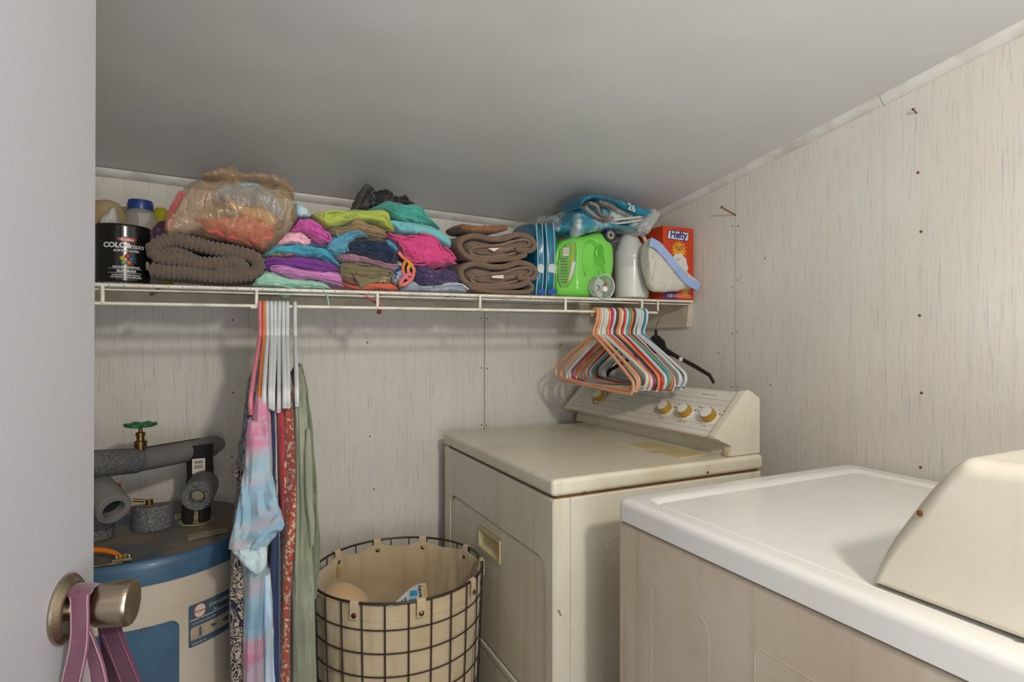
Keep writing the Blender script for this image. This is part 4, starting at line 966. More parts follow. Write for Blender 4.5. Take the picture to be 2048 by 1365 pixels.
# ------------------------------------------------------------------ things on the shelf, left end
M_CAN = mat('black_gloss_can', '#131414', .22, coat=.5)
cc = aY(246, 560, 1.565); cx0, cy0, cr, ch = cc.x, 1.565, .0535, .129; zb = zs(cx0)+.0055
cn = thing('paint_can', 'black quart paint can with a coloured ball label at the left end of the shelf', 'paint can', (cx0, cy0, zb))
obj('can_body', MB().lathe([(1e-4, .001), (cr-.003, .001), (cr, 0), (cr+.001, .002), (cr-.0005, .005), (cr-.0005, ch-.006), (cr+.001, ch-.003), (cr, ch), (cr-.004, ch), (cr-.005, ch-.003), (cr-.016, ch-.003), (cr-.017, ch-.001), (1e-4, ch-.001)], (cx0, cy0, zb), n=64), M_CAN, cn, angle=30)
a0 = math.atan2(-cy0, -cx0)+.09
def canp(x, y, e=0): a = a0+x/cr; r = cr+.0002+e; return Vector((cx0+r*math.cos(a), cy0+r*math.sin(a), zb+y))
M_PW = mat('label_print_white', '#cfcfcc', .4); M_PR = mat('label_print_red', '#a8281f', .4)
def ct(s, size, y, x=0, bold=0, m=M_PW, nm='lettering', al='CENTER'): obj(nm, text_mb(s, size, lambda a, b, c: canp(a+x, b+y, c+.0003), bold, al), m, cn, smooth=False)
ct('COLOR', .0155, .0760, -.0165, .0006); ct('maxx', .0165, .0755, .0215, .0001)
ct('ACRYLIC LATEX', .0068, .0672, .002, .0002)
ct('INDOOR • OUTDOOR', .0052, .0315, .002, .0002); ct('GLOSS BLACK', .0058, .0225, .002, .0003); ct('SOAP AND WATER CLEANUP', .0042, .0140, .002, .0001); ct('FOR METAL, WOOD AND MORE', .0042, .0092, .002, .0001)
def canpatch(L, m, nm, e=.0003, par=None):
    mb = MB(); c = (sum(p[0] for p in L)/len(L), sum(p[1] for p in L)/len(L)); n = len(L)
    mb.add([canp(a, b, -.0002) for a, b in L]+[canp(a, b, e) for a, b in L]+[canp(c[0], c[1], e+.0001)], [(i, (i+1) % n, n+(i+1) % n, n+i) for i in range(n)]+[(n+i, n+(i+1) % n, 2*n) for i in range(n)]); obj(nm, mb, m, par or cn)
for y in (.0292, .0200): 
    L = [(-.034+.068*i/16, y) for i in range(17)]+[(.034-.068*i/16, y+.0006) for i in range(17)]
    mb = MB(); k = 17
    mb.add([canp(a, b, .0003) for a, b in L[:k]]+[canp(a, b, .0003) for a, b in L[k:][::-1]], [(i, i+1, k+i+1, k+i) for i in range(k-1)]); obj('label_rule', mb, M_PW, cn)
canpatch([(.0175*math.cos(a)*(1+.10*math.sin(5*a))+.003, .0945+.0058*math.sin(a)*(1+.18*math.cos(7*a))) for a in [2*PI*i/40 for i in range(40)]], M_PR, 'red_splash')
obj('lettering', text_mb('Krylon', .0085, lambda a, b, c: canp(a+.003, b+.0918, c+.0008), .0003), M_PW, cn, smooth=False)
for (x, y, hcol) in ((-.006, .0525, '#a9a326'), (.004, .0575, '#b5322b'), (.011, .0515, '#1f5c9c'), (.0065, .0435, '#c8661c'), (-.003, .0435, '#6f9c7a')):
    mb = MB(); c = canp(x, y, -.003); mb.ball(c, .0062, n=8); obj('label_ball', mb, mat('ball_'+hcol[1:], hcol, .3, coat=.5), cn)
# jar with blue cap behind the can
jc = aY(281, 470, 1.72); jx = jc.x
jt = thing('plastic_jar', 'clear plastic jar with a blue cap and purplish contents behind the paint can', 'jar', (jx, 1.72, zs(jx, 1.72)))
def soft_clear(name, col, alpha=.45, rough=.15):
    m = mat(name, col, rough, coat=.3); nt = m.node_tree; out = nt.nodes['Material Output']; mx = nt.nodes.new('ShaderNodeMixShader'); tr_ = nt.nodes.new('ShaderNodeBsdfTransparent')
    tr_.inputs[0].default_value = (.95, .95, .95, 1); mx.inputs[0].default_value = alpha; nt.links.new(tr_.outputs[0], mx.inputs[1]); nt.links.new(nt.nodes['Principled BSDF'].outputs[0], mx.inputs[2]); nt.links.new(mx.outputs[0], out.inputs[0]); return m
zj = zs(jx, 1.72); zt1 = aY(281, 399, 1.72).z; Hj = zt1-zj
obj('jar_body', MB().lathe([(1e-4, .001), (.044, .001), (.048, .006), (.048, Hj*.48), (.046, Hj*.60), (.039, Hj*.74), (.030, Hj*.85), (.026, Hj*.88)], (jx, 1.72, zj), n=40), soft_clear('jar_plastic', '#c9c4be', .38), jt)
obj('jar_label', MB().lathe([(.0485, Hj*.30), (.0485, Hj*.55), (.047, Hj*.62)], (jx, 1.72, zj), n=40), mat('jar_label_print', '#8d86a0', .5, col2='#c4bcc0', nscale=90), jt)
obj('contents', MB().lathe([(1e-4, .004), (.043, .004), (.044, Hj*.50), (.036, Hj*.66), (1e-4, Hj*.68)], (jx, 1.72, zj), n=32), mat('purple_contents', '#6e4f68', .5, col2='#a88f78', nscale=20), jt)
obj('cap', MB().lathe([(.0265, Hj*.875), (.029, Hj*.875), (.029, Hj*.94), (.0275, Hj*.955), (.027, Hj*.98), (.025, Hj*.985), (.010, Hj*.985), (.008, Hj), (1e-4, Hj)], (jx, 1.72, zj), n=32), mat('blue_cap', '#1f3c7a', .35, coat=.3), jt, angle=30)
# beige dome, dispenser etc. behind
gx = aY(214, 430, 1.70).x; zg = aY(214, 400, 1.70).z
g = MB().lathe([(1e-4, 0), (.040, .0), (.041, .01), (.041, zg-zs(gx, 1.70)-.05), (.0405, zg-zs(gx, 1.70)-.036), (.035, zg-zs(gx, 1.70)-.018), (.024, zg-zs(gx, 1.70)-.006), (.010, zg-zs(gx, 1.70)-.001), (1e-4, zg-zs(gx, 1.70))], (gx, 1.70, zs(gx, 1.70)), n=40)
solo('round_canister', g, mat('beige_gold_plastic', '#a8946c', .3, coat=.3), 'beige domed canister at the far left end of the shelf behind the paint can', 'canister')
wx_ = aY(222, 440, 1.63).x
solo('white_pouch', soft_mb([(198, 440), (210, 432), (224, 420), (231, 425), (237, 452)], [(199, 470), (212, 472), (226, 472), (237, 466)], 1.625, .05, 30, 26, e=.8, wr=.006, seed=9), mat('pouch_film', '#c2bcb2', .35, coat=.3), 'crumpled white pouch behind the paint can, in front of the beige canister', 'pouch')
yx = aY(322, 436, 1.80)
solo('yellow_bottle', MB().lathe([(1e-4, 0), (.026, 0), (.028, .01), (.028, yx.z-zs(yx.x, 1.80)-.02), (.024, yx.z-zs(yx.x, 1.80)+.008), (.012, yx.z-zs(yx.x, 1.80)+.026), (1e-4, yx.z-zs(yx.x, 1.80)+.028)], (yx.x, 1.80, zs(yx.x, 1.80)), n=28), mat('yellow_plastic', '#a5a01f', .4), 'yellow-green rounded bottle top half hidden behind the plastic bag', 'bottle')
solo('purple_bundle', soft_mb([(296, 490), (305, 462), (318, 448), (335, 452), (345, 468)], [(297, 500), (312, 505), (330, 500), (345, 490)], 1.66, .07, 30, 28, wr=.003, seed=19), mat('purple_film', '#6b3a58', .4, coat=.3), 'small plum purple bundle between the jar and the plastic bag', 'bundle')
bxx = aY(256, 430, 1.84)
solo('tan_bottle', MB().lathe([(1e-4, 0), (.022, 0), (.024, .01), (.024, bxx.z-zs(bxx.x, 1.84)), (.018, bxx.z-zs(bxx.x, 1.84)+.016), (.008, bxx.z-zs(bxx.x, 1.84)+.022), (1e-4, bxx.z-zs(bxx.x, 1.84)+.022)], (bxx.x, 1.84, zs(bxx.x, 1.84)), n=24), mat('tan_plastic', '#8f8160', .4), 'tan bottle standing against the wall between canister and blue-capped jar', 'bottle')

# ------------------------------------------------------------------ ribbed brown mats and towels
M_MAT = cloth('brown_terry', '#75665a', '#63554a', nscale=420, nmix=(.42,.6), bump=1.3)
M_MATL = cloth('towel_lining', '#836e5e', '#75614f', nscale=40, bump=.5)
M_TERRY = cloth('brown_terry_light', '#826b58', '#6b5644', nscale=420, nmix=(.42,.6), bump=1.3)
Z1 = lambda P: [(180+x*.2344, 320+y*.2344) for x, y in P]
bm_ = thing('bath_mat', 'thick ribbed dark brown bath mat folded beside the paint can', 'bath mat', (.0, 1.6, 1.35))
M1 = Z1([(500, 930), (640, 950), (820, 962), (1000, 985), (1200, 992), (1370, 975), (1440, 910), (1400, 830), (1250, 785), (1050, 750), (850, 700), (700, 675), (590, 705), (530, 765), (600, 830), (760, 845), (930, 880), (1100, 880), (1240, 868), (1300, 920), (1230, 955), (1080, 935)])
obj('folded_mat', ribbon_mb(M1, 1.498, .30, .030, rib=.30, pitch=.0105, step=.0018, jit=.002), M_MAT, bm_)
M1b = Z1([(640, 880), (760, 900), (860, 940), (960, 975)])
obj('inner_fold', ribbon_mb(Z1([(600, 775), (700, 770), (800, 800), (900, 850), (1000, 880)]), 1.512, .27, .020, rib=.30, pitch=.0105, step=.0018), M_MAT, bm_)
obj('bound_edge', ribbon_mb(Z1([(483, 870), (484, 900), (486, 940)]), 1.496, .02, .005), M_MATL, bm_)
Z3 = lambda P, dx=0, dy=0: [(880+(x+dx)*.2734, 370+(y+dy)*.2734) for x, y in P]
def towel(lbl, dx, dy, top_, lo):
    t = thing('bath_towel', lbl, 'towel', (.85, 1.6, 1.36+lo), 'rolled brown towels on the shelf')
    out = Z3([(640, 508), (560, 535), (420, 545), (280, 548), (190, 510), (150, 450), (170, 400), (260, 372), (380, 395), (480, 392), (570, 365), (660, 385), (700, 435), (670, 480), (560, 470)], dx, dy)
    obj('outer_layer', ribbon_mb(out, 1.502, .24, .0155, rib=.20, pitch=.0052, step=.0018, jit=.002, seed=dx), M_TERRY, t)
    inn = Z3([(560, 500), (430, 522), (300, 525), (225, 500), (240, 465), (330, 450), (450, 440), (560, 408), (640, 405), (660, 440), (620, 458)], dx, dy)
    obj('inner_layer', ribbon_mb(inn, 1.506, .23, .0075, step=.004, jit=.002), M_MATL, t)
    inn2 = Z3([(480, 508), (380, 508), (280, 500), (300, 482), (400, 478), (500, 455), (600, 430), (630, 432)], dx, dy)
    obj('inner_layer', ribbon_mb(inn2, 1.516, .22, .008, step=.004, jit=.002, seed=3), M_TERRY, t)
    obj('inner_fold', soft_mb(Z3([(185, 430), (240, 400), (380, 425), (480, 415), (600, 395), (675, 425)], dx, dy), Z3([(185, 470), (240, 520), (400, 520), (520, 500), (640, 475), (675, 445)], dx, dy), 1.520, .2, 60, 40, wr=.004), M_MATL, t)
    q = Z3([(350, 462), (440, 458), (395, 486)], dx, dy) if lo > .05 else Z3([(370, 458), (455, 452), (455, 478), (372, 474)], dx, dy)
    P3 = [aY(u, v, 1.5) for u, v in q]; mb = MB(); n = len(P3)
    mb.add(P3+[p+Vector((0, .0015, 0)) for p in P3], [tuple(range(n)), tuple(range(n, 2*n))]+[(i, (i+1) % n, n+(i+1) % n, n+i) for i in range(n)])
    obj('care_tag', mb, M_LW, t, smooth=False); return t
t1 = towel('brown towel folded over, upper of the two beside the teal packs', 0, 0, 0, .07)
t2 = towel('brown towel folded over, lower of the two, lying on the shelf', 10, 205, 0, 0)
obj('bottom_layer', ribbon_mb(Z3([(215, 745), (300, 768), (420, 785), (560, 788), (660, 782), (680, 740), (640, 705)]), 1.502, .24, .0125, rib=.20, pitch=.0052, step=.0018, seed=4), M_TERRY, t2)
solo('washcloth', soft_mb([(922, 452), (930, 447), (962, 451), (1012, 448), (1021, 454)], [(924, 456), (935, 464), (980, 466), (1020, 460)], 1.51, .15, 50, 30, wr=.003), cloth('rust_brown_terry', '#8e6445', '#7a5236', nscale=80, bump=1), 'small rust brown washcloth on top of the upper towel', 'washcloth')

# ------------------------------------------------------------------ piles of folded clothes
GP = 'folded clothes piled on the wire shelf'
def pile(name, top, bot, mt_, label, cat, yf=1.50, dep=.30, extra=None, **k):
    """extra: list of (kind, path px, thickness, material, dy)"""
    k.setdefault('seed', len(label)*1.3+top[0][0]*.37); k.setdefault('n', 110); k.setdefault('m', 130); k.setdefault('lips', 3)
    if k['n'] < 50: k['lips'] = 0
    if extra:
        c = aY(*top[len(top)//2], yf); t = thing(name, label, cat, (c.x, yf+.1, c.z), GP)
        obj('folded_body', soft_mb(top, bot, yf, dep, **k), mt_, t)
        for (nm, path, th, mm, dy) in extra: obj(nm, ribbon_mb(path, yf+dy*.45+.001, .05, th*.8, step=.003, jit=.003, seed=k['seed']), mm or mt_, t)
        return t
    return solo(name, soft_mb(top, bot, yf, dep, **k), mt_, label, cat, GP)
mint = cl('#7fb39a', '#74a68d'); lil = cl('#b467a8', '#a65c9b'); pur = cl('#6d1f86', '#611a79'); tur = cl('#2793ad', '#1f87a3'); lpk = cl('#cf97a8', '#c68b9e'); mag = cl('#b8388f', '#a92f83')
pile('mint_shirt', [(503, 571), (516, 553), (530, 543), (548, 544), (573, 554), (613, 559), (645, 564), (668, 577)], [(504, 576), (530, 578), (570, 579), (620, 580), (667, 580)], mint, 'mint green shirt at the bottom of the left clothes pile', 'shirt', 1.494, .30, wr=.005, slope=1.6, lips=4, layers=[(.2, .004, .2), (-.4, .004, .15)], fx=24,
     extra=[('hem_fold', [(540, 545), (552, 556), (575, 566), (610, 572), (650, 577)], .003, None, -.003), ('hem_fold', [(512, 566), (530, 562), (560, 572), (590, 577)], .003, None, -.002)])
pile('lilac_shirt', [(541, 537), (547, 531), (566, 532), (603, 537), (645, 543), (678, 543), (689, 548)], [(541, 541), (553, 549), (597, 557), (637, 563), (674, 572), (689, 577)], lil, 'lilac pink shirt just above the mint green one', 'shirt', 1.499, .28, wr=.007, layers=[(0, .005, .12), (-.5, .003, .1)],
     extra=[('fold_edge', [(545, 543), (542, 536), (552, 532), (575, 534), (603, 541), (640, 548), (684, 551)], .0032, None, -.004), ('fold_edge', [(556, 546), (575, 546), (600, 551), (640, 559), (680, 570), (688, 574)], .0028, None, -.004), ('fold_edge', [(549, 540), (560, 539), (585, 543)], .0025, None, -.003)])
pile('purple_shirt', [(529, 513), (545, 511), (566, 511), (605, 512), (640, 519), (680, 531)], [(529, 543), (550, 540), (575, 539), (605, 543), (645, 549), (680, 549)], pur, 'deep purple shirt in the middle of the left clothes pile', 'shirt', 1.506, .28, wr=.006, layers=[(-.1, .007, .14), (.5, .003, .1)],
     extra=[('fold_edge', [(531, 529), (560, 527), (600, 529), (640, 535), (678, 541)], .004, None, -.003)])
pile('print_top', [(534, 510), (560, 505), (590, 506), (600, 511)], [(534, 514), (560, 514), (590, 514), (600, 513)], M_MULTI, 'thin strip of multicoloured printed cloth above the purple shirt', 'shirt', 1.506, .2, n=30, m=20)
pile('turquoise_shirt', [(528, 510), (540, 500), (552, 491), (575, 489), (600, 489), (645, 495), (663, 505), (680, 530)], [(529, 513), (565, 509), (600, 513), (637, 514), (655, 521), (679, 533)], tur, 'turquoise blue shirt draped in the left clothes pile', 'shirt', 1.502, .28, wr=.008, layers=[(-.2, .003, .1)],
     extra=[('hem_fold', [(636, 514), (650, 508), (662, 515), (672, 524), (679, 531)], .006, None, -.004)])
pile('slate_cloth', [(610, 488), (635, 483), (660, 488)], [(610, 496), (640, 498), (660, 500)], cl('#3a4054'), 'thin dark slate cloth under the magenta shirt', 'cloth', 1.512, .2, n=30, m=20)
pile('light_pink_shirt', [(552, 490), (562, 478), (577, 464), (592, 463), (613, 470), (625, 484)], [(553, 493), (580, 491), (605, 494), (625, 489)], lpk, 'light pink shirt above the turquoise one', 'shirt', 1.505, .25, wr=.005, slope=1.2, layers=[(.1, .005, .15)], fx=26,
     extra=[('fold_edge', [(588, 478), (592, 469), (602, 468), (604, 477), (612, 482), (622, 480)], .005, None, -.006), ('fold_edge', [(560, 484), (576, 478), (592, 480), (606, 487)], .003, None, -.003)])
pile('magenta_shirt', [(580, 463), (592, 448), (600, 437), (618, 435), (632, 438), (644, 448), (656, 463), (663, 478)], [(582, 466), (610, 467), (622, 478), (634, 489), (645, 490), (652, 488), (662, 486)], mag, 'magenta shirt at the top of the left clothes pile', 'shirt', 1.503, .26, wr=.007, lips=3.5, lamp_=.013, slope=-1.2, layers=[(.35, .006, .14), (-.2, .005, .12)], fx=28,
     extra=[('fold_edge', [(585, 462), (605, 456), (625, 459), (640, 465), (650, 478), (658, 484), (661, 474), (655, 464)], .006, None, -.006), ('fold_edge', [(598, 446), (618, 449), (640, 450)], .004, None, -.004)])
pile('blue_socks', [(588, 420), (594, 411), (604, 413), (612, 419), (618, 428), (634, 438)], [(589, 438), (600, 441), (618, 441), (633, 441)], cl('#5d9cb5', '#a9c4cf'), 'crumpled light blue cloth beside the plastic bag', 'cloth', 1.60, .12, wr=.008, n=36, m=28, fx=40)
lime = cl('#97a832', '#8b9d2c'); tan = cl('#80663f', '#745b37'); den = cl('#3a84a0', '#2f7590')
pile('lime_shirt', [(628, 424), (645, 420), (660, 421), (700, 417), (745, 417), (775, 418), (784, 429), (784, 442), (795, 461)], [(629, 433), (645, 449), (660, 459), (690, 452), (712, 444), (747, 444), (770, 456), (794, 465)], lime, 'lime green shirt on top of the middle clothes pile', 'shirt', 1.504, .27, wr=.004, lips=1.6, layers=[(0, .006, .12)], fx=16,
     extra=[('rolled_edge', [(663, 440), (655, 446), (650, 436), (655, 425), (675, 423), (710, 429), (745, 431), (778, 428)], .0075, None, -.007), ('rolled_edge', [(670, 434), (668, 430), (680, 431), (705, 435)], .004, None, -.004)])
pile('tan_trousers', [(656, 459), (672, 453), (698, 450), (710, 437), (730, 441), (752, 449), (770, 458), (777, 472)], [(658, 466), (680, 474), (713, 470), (742, 478), (770, 479), (776, 476)], tan, 'tan trousers under the lime green shirt', 'trousers', 1.501, .27, lips=4, wr=.006, layers=[(.25, .005, .12), (-.35, .005, .12)],
     extra=[('fold_edge', [(712, 439), (709, 447), (715, 455), (735, 456), (760, 463), (774, 474)], .005, None, -.005), ('fold_edge', [(662, 461), (682, 456), (705, 457)], .004, None, -.004), ('fold_edge', [(742, 470), (758, 472), (772, 475)], .003, None, -.004)])
pile('steel_blue_shirt', [(652, 497), (657, 484), (664, 476), (680, 463), (700, 459), (722, 461), (743, 475)], [(654, 503), (668, 509), (692, 508), (703, 488), (722, 474), (742, 478)], den, 'steel blue shirt folded over the left end of the jeans', 'shirt', 1.496, .26, wr=.008, layers=[(.2, .004, .12)], fx=26,
     extra=[('hem_band', [(672, 466), (688, 485), (698, 504)], .006, None, -.004), ('fold_edge', [(656, 500), (666, 494), (676, 502), (690, 504)], .005, None, -.004)])
pile('blue_cloth', [(771, 480), (780, 478), (792, 489), (799, 502)], [(771, 492), (782, 496), (792, 503), (798, 506)], cl('#2b7fa5'), 'small bright blue cloth edge right of the jeans', 'cloth', 1.498, .2, n=30, m=20)
jn = pile('jeans', [(694, 499), (700, 486), (708, 477), (736, 478), (770, 477), (780, 484), (792, 497), (802, 518)], [(695, 505), (725, 512), (758, 521), (781, 529), (800, 528)], M_DENIM, 'dark blue denim jeans in the middle clothes pile', 'jeans', 1.499, .27, wr=.004, lips=1.5, layers=[(-.3, .003, .1)],
     extra=[('waistband', [(710, 481), (738, 482), (768, 487), (782, 496)], .005, None, -.003), ('leg_hem', [(783, 526), (788, 516), (788, 504)], .004, None, -.004)])
stc = cloth('tan_stitching', '#8a6a3c')
for P_ in ([(712, 480), (740, 480), (766, 484)], [(786, 524), (790, 512), (789, 503)]): obj('stitching', MB().tube(smooth_path([aY(u, v, 1.4945) for u, v in P_], 5), .0007, 5), stc, jn)
pile('mauve_shirt', [(672, 511), (691, 506), (725, 512), (770, 523), (785, 526), (802, 524)], [(675, 522), (702, 525), (747, 533), (785, 544), (801, 538)], cl('#8f5f72', '#845568'), 'dusty mauve shirt under the jeans', 'shirt', 1.506, .26, wr=.006, fx=45, layers=[(0, .003, .12)])
oli = cl('#6b5f3c', '#615634')
pile('olive_shirt', [(679, 538), (684, 527), (693, 521), (713, 521), (740, 527), (766, 533), (784, 539), (787, 551)], [(680, 547), (692, 562), (712, 568), (730, 568), (750, 562), (784, 556)], oli, 'olive brown shirt near the bottom of the middle clothes pile', 'shirt', 1.500, .27, wr=.005, layers=[(.1, .006, .12), (-.3, .005, .1)],
     extra=[('rolled_edge', [(722, 578), (712, 556), (702, 541), (706, 534), (735, 537), (768, 541), (784, 545), (780, 554), (755, 556), (730, 551), (712, 545)], .0048, None, -.007), ('rolled_edge', [(689, 556), (683, 545), (688, 532), (705, 528), (740, 531)], .004, None, -.003)])
solo('olive_shirt_tail', soft_mb([(706, 548), (722, 552), (745, 557), (770, 556)], [(708, 553), (716, 566), (723, 578), (738, 570), (769, 560)], 1.490, .02, 36, 22, wr=.002, seed=6), oli, 'hanging tail corner of the olive brown shirt over the orange top', 'cloth', GP)
pile('brown_shirt', [(682, 553), (695, 556), (712, 562), (722, 570)], [(683, 560), (695, 568), (710, 572), (721, 574)], cl('#6d4630'), 'small brown cloth between the olive shirt and the orange top', 'cloth', 1.504, .2, n=30, m=20)
pile('orange_top', [(685, 561), (695, 567), (715, 572), (735, 567), (760, 562), (785, 566), (802, 578)], [(687, 569), (700, 577), (725, 582), (760, 583), (801, 583)], cl('#c9502c', '#bd4524'), 'orange top with string ties at the bottom of the middle pile', 'top', 1.499, .27, wr=.006, layers=[(0, .003, .12)],
     extra=[('tie', [(722, 584), (732, 592), (748, 600), (760, 608), (764, 618), (763, 629)], .003, None, -.022), ('tie', [(760, 596), (765, 590), (772, 588)], .003, None, -.016)])
pile('striped_cloth', [(755, 561), (768, 552), (782, 555)], [(756, 566), (770, 567), (782, 565)], patmat('brown_stripe_cloth', blot('#b5a78c', [('#5c4f35', 120, .5, .54)])), 'cream and brown printed cloth edge beside the orange top', 'cloth', 1.495, .1, n=24, m=18)
tg = cl('#2b8f80', '#237f72'); aq = cl('#52a5a9', '#489a9f'); hp = cl('#c42a6b', '#b5205f')
pile('black_garment', [(717, 419), (724, 405), (728, 392), (735, 377), (744, 376), (752, 386), (766, 384), (778, 384), (788, 394), (812, 394), (818, 403), (838, 411)], [(719, 420), (740, 416), (760, 412), (785, 408), (828, 412), (837, 414)], cl('#1c1b1c', '#141314'), 'crumpled black garment on top of the right clothes pile', 'clothing', 1.56, .2, wr=.014, fx=40, fz=60, layers=[], lips=5, lamp_=.014, slope=2.5, n=120,
     extra=[('fold_edge', [(726, 410), (732, 396), (744, 392), (756, 400), (760, 390), (772, 390), (778, 402)], .008, None, -.008), ('fold_edge', [(775, 400), (795, 398), (812, 402)], .007, None, -.006)])
pile('teal_green_shirt', [(742, 416), (762, 408), (777, 401), (790, 405), (828, 406), (846, 411), (853, 429), (872, 445), (884, 459)], [(744, 419), (770, 420), (783, 430), (790, 438), (820, 445), (845, 449), (862, 450), (883, 462)], tg, 'teal green shirt under the black garment', 'shirt', 1.512, .26, wr=.008, layers=[(.2, .004, .14), (-.3, .005, .12)], fx=22,
     extra=[('fold_edge', [(780, 412), (800, 416), (822, 420), (838, 430), (840, 442), (828, 442), (824, 430), (828, 418)], .0055, None, -.006), ('fold_edge', [(778, 404), (782, 420), (800, 436), (820, 444)], .004, None, -.004), ('fold_edge', [(846, 418), (856, 434), (872, 449), (881, 458)], .004, None, -.003)])
pile('aqua_shirt', [(774, 441), (790, 437), (828, 442), (865, 448), (885, 460), (900, 472), (910, 482)], [(776, 445), (792, 458), (800, 468), (835, 472), (874, 484), (906, 499)], aq, 'aqua shirt folded below the teal green one', 'shirt', 1.506, .27, wr=.003, lips=1, layers=[], fx=14)
pile('hot_pink_shirt', [(775, 464), (800, 468), (820, 468), (837, 463), (862, 464), (878, 471), (884, 485), (900, 497), (908, 506), (917, 527)], [(777, 472), (795, 487), (806, 505), (822, 524), (850, 533), (876, 540), (890, 533), (901, 529), (916, 529)], hp, 'hot pink shirt twisted into folds in the right clothes pile', 'shirt', 1.497, .27, wr=.005, lips=3, lamp_=.012, slope=-2, layers=[(-.15, .004, .12)], fx=20,
     extra=[('rolled_edge', [(778, 466), (800, 475), (822, 472), (850, 474), (870, 484), (872, 492), (850, 492), (838, 484), (818, 478), (802, 478), (800, 488), (812, 500)], .005, None, -.009),
            ('rolled_edge', [(838, 466), (858, 470), (872, 476), (880, 488), (884, 500), (896, 520), (914, 528)], .005, None, -.010),
            ('rolled_edge', [(806, 497), (815, 515), (832, 524), (848, 520), (848, 508), (838, 498), (840, 490)], .005, None, -.010),
            ('rolled_edge', [(812, 490), (828, 498), (834, 508), (828, 513), (820, 505)], .004, None, -.010),
            ('rolled_edge', [(822, 527), (850, 530), (880, 512)], .004, None, -.005), ('rolled_edge', [(888, 492), (904, 505), (913, 520)], .005, None, -.005)])
pile('purple_dotted_dress', [(824, 530), (842, 528), (865, 536), (885, 540), (901, 537), (913, 543), (921, 554), (923, 563)], [(826, 546), (838, 568), (850, 581), (883, 583), (905, 573), (922, 566)], M_PLAID, 'dark purple dotted dress under the hot pink shirt', 'dress', 1.500, .25, wr=.006, lips=4, slope=2, lamp_=.012, fx=24, layers=[(.1, .005, .14)],
     extra=[('fold_edge', [(842, 552), (858, 560), (850, 580)], .006, None, -.006), ('fold_edge', [(870, 580), (864, 568), (875, 562), (885, 572), (886, 582)], .005, None, -.008), ('fold_edge', [(896, 560), (904, 550), (918, 556), (919, 563)], .005, None, -.008)])
pile('pale_denim', [(802, 578), (815, 568), (830, 562), (845, 572), (880, 567), (905, 563), (925, 566), (941, 580)], [(804, 584), (850, 585), (900, 586), (940, 586)], cl('#7f8a9a', '#6d7a8e'), 'pale grey-blue denim garment under the purple dotted dress', 'clothing', 1.498, .25, wr=.006, layers=[(0, .004, .15)],
     extra=[('waistband', [(884, 570), (905, 567), (925, 570), (938, 580)], .006, cl('#9aa3ac'), -.006), ('fringe_end', [(895, 600), (905, 597), (912, 599), (920, 593)], .007, None, .12)])
pile('blue_floral_top', [(783, 556), (790, 540), (800, 522), (808, 528), (812, 545)], [(785, 564), (796, 571), (806, 568), (812, 560)], M_BFLO, 'blue and white floral top behind the orange scarf', 'top', 1.498, .2, n=36, m=24, wr=.006,
     )
sc = thing('scarf', 'orange and pink looped scarf between the middle and right clothes piles', 'scarf', tuple(aY(820, 545, 1.49)), GP)
for P_, dy in (([(797, 504), (806, 514), (818, 524), (827, 536), (827, 548), (822, 560), (810, 568), (798, 570)], 0), ([(812, 520), (806, 535), (810, 552), (822, 560)], .003), ([(800, 568), (806, 558), (816, 548)], -.003), ([(820, 528), (816, 540), (822, 552)], -.003)):
    obj('scarf_loop', MB().tube(smooth_path([aY(u, v, 1.487+dy) for u, v in P_], 5), .0046, 12, flat=.5, up=(0, 1, 0)), M_SCARF, sc)
# ties hanging below the deck
for (nm, P_, r_, m_, l_, y_) in (('drawstring', [(652, 584), (655, 594), (657, 606), (656, 616)], .0018, mint, 'thin mint drawstring hanging through the shelf', 1.486),
                            ('mat_corner', [(300, 590), (312, 583), (320, 577)], .0045, M_MAT, 'dark brown corner poking down through the shelf wires under the bath mat', 1.55)):
    solo(nm, MB().tube(smooth_path([aY(u, v, y_) for u, v in P_], 5), r_, 8), m_, l_, 'cord')
solo('mint_sleeve', soft_mb([(516, 583), (540, 584), (565, 585), (588, 586)], [(517, 586), (535, 588), (552, 592), (562, 598), (574, 600), (587, 590)], 1.57, .05, 36, 20, wr=.004, seed=3), mint, 'mint green cloth sagging down through the shelf wires', 'cloth', GP)

# ------------------------------------------------------------------ plastic carrier bag with clothes
def film(name, col, alpha, rough=.22):
    m = soft_clear(name, col, alpha, rough); nt = m.node_tree; b = nt.nodes['Principled BSDF']; b.inputs['Specular IOR Level'].default_value = .8
    bp_ = node(nt, 'ShaderNodeBump'); bp_.inputs['Strength'].default_value = .7; bp_.inputs['Distance'].default_value = .004
    v = mapped(nt, (16, 16, 26)); a = nt.nodes.new('ShaderNodeMath'); a.operation = 'ABSOLUTE'
    s_ = nt.nodes.new('ShaderNodeMath'); s_.operation = 'SUBTRACT'; nt.links.new(noisef(nt, v, 1.4, 4, .55, 1.2), s_.inputs[0]); s_.inputs[1].default_value = .5
    nt.links.new(s_.outputs[0], a.inputs[0]); nt.links.new(a.outputs[0], bp_.inputs['Height']); nt.links.new(bp_.outputs[0], b.inputs['Normal']); return m
M_BAG = film('tan_bag_film', '#c9a67c', .38); M_BAGR = film('red_bag_print', '#9c1f1f', .85, .3)
bt = [(326, 462), (326, 440), (331, 418), (346, 388), (370, 360), (395, 346), (420, 344), (445, 337), (466, 333), (480, 344), (510, 346), (548, 350), (578, 364), (591, 385), (593, 410), (598, 436)]
bb = [(327, 466), (334, 474), (350, 474), (390, 471), (430, 477), (470, 484), (500, 492), (522, 502), (536, 502), (556, 486), (580, 462), (598, 441)]
bg = thing('carrier_bag', 'crumpled translucent tan plastic carrier bag stuffed with clothes on the bath mat', 'plastic bag', tuple(aY(460, 420, 1.56)))
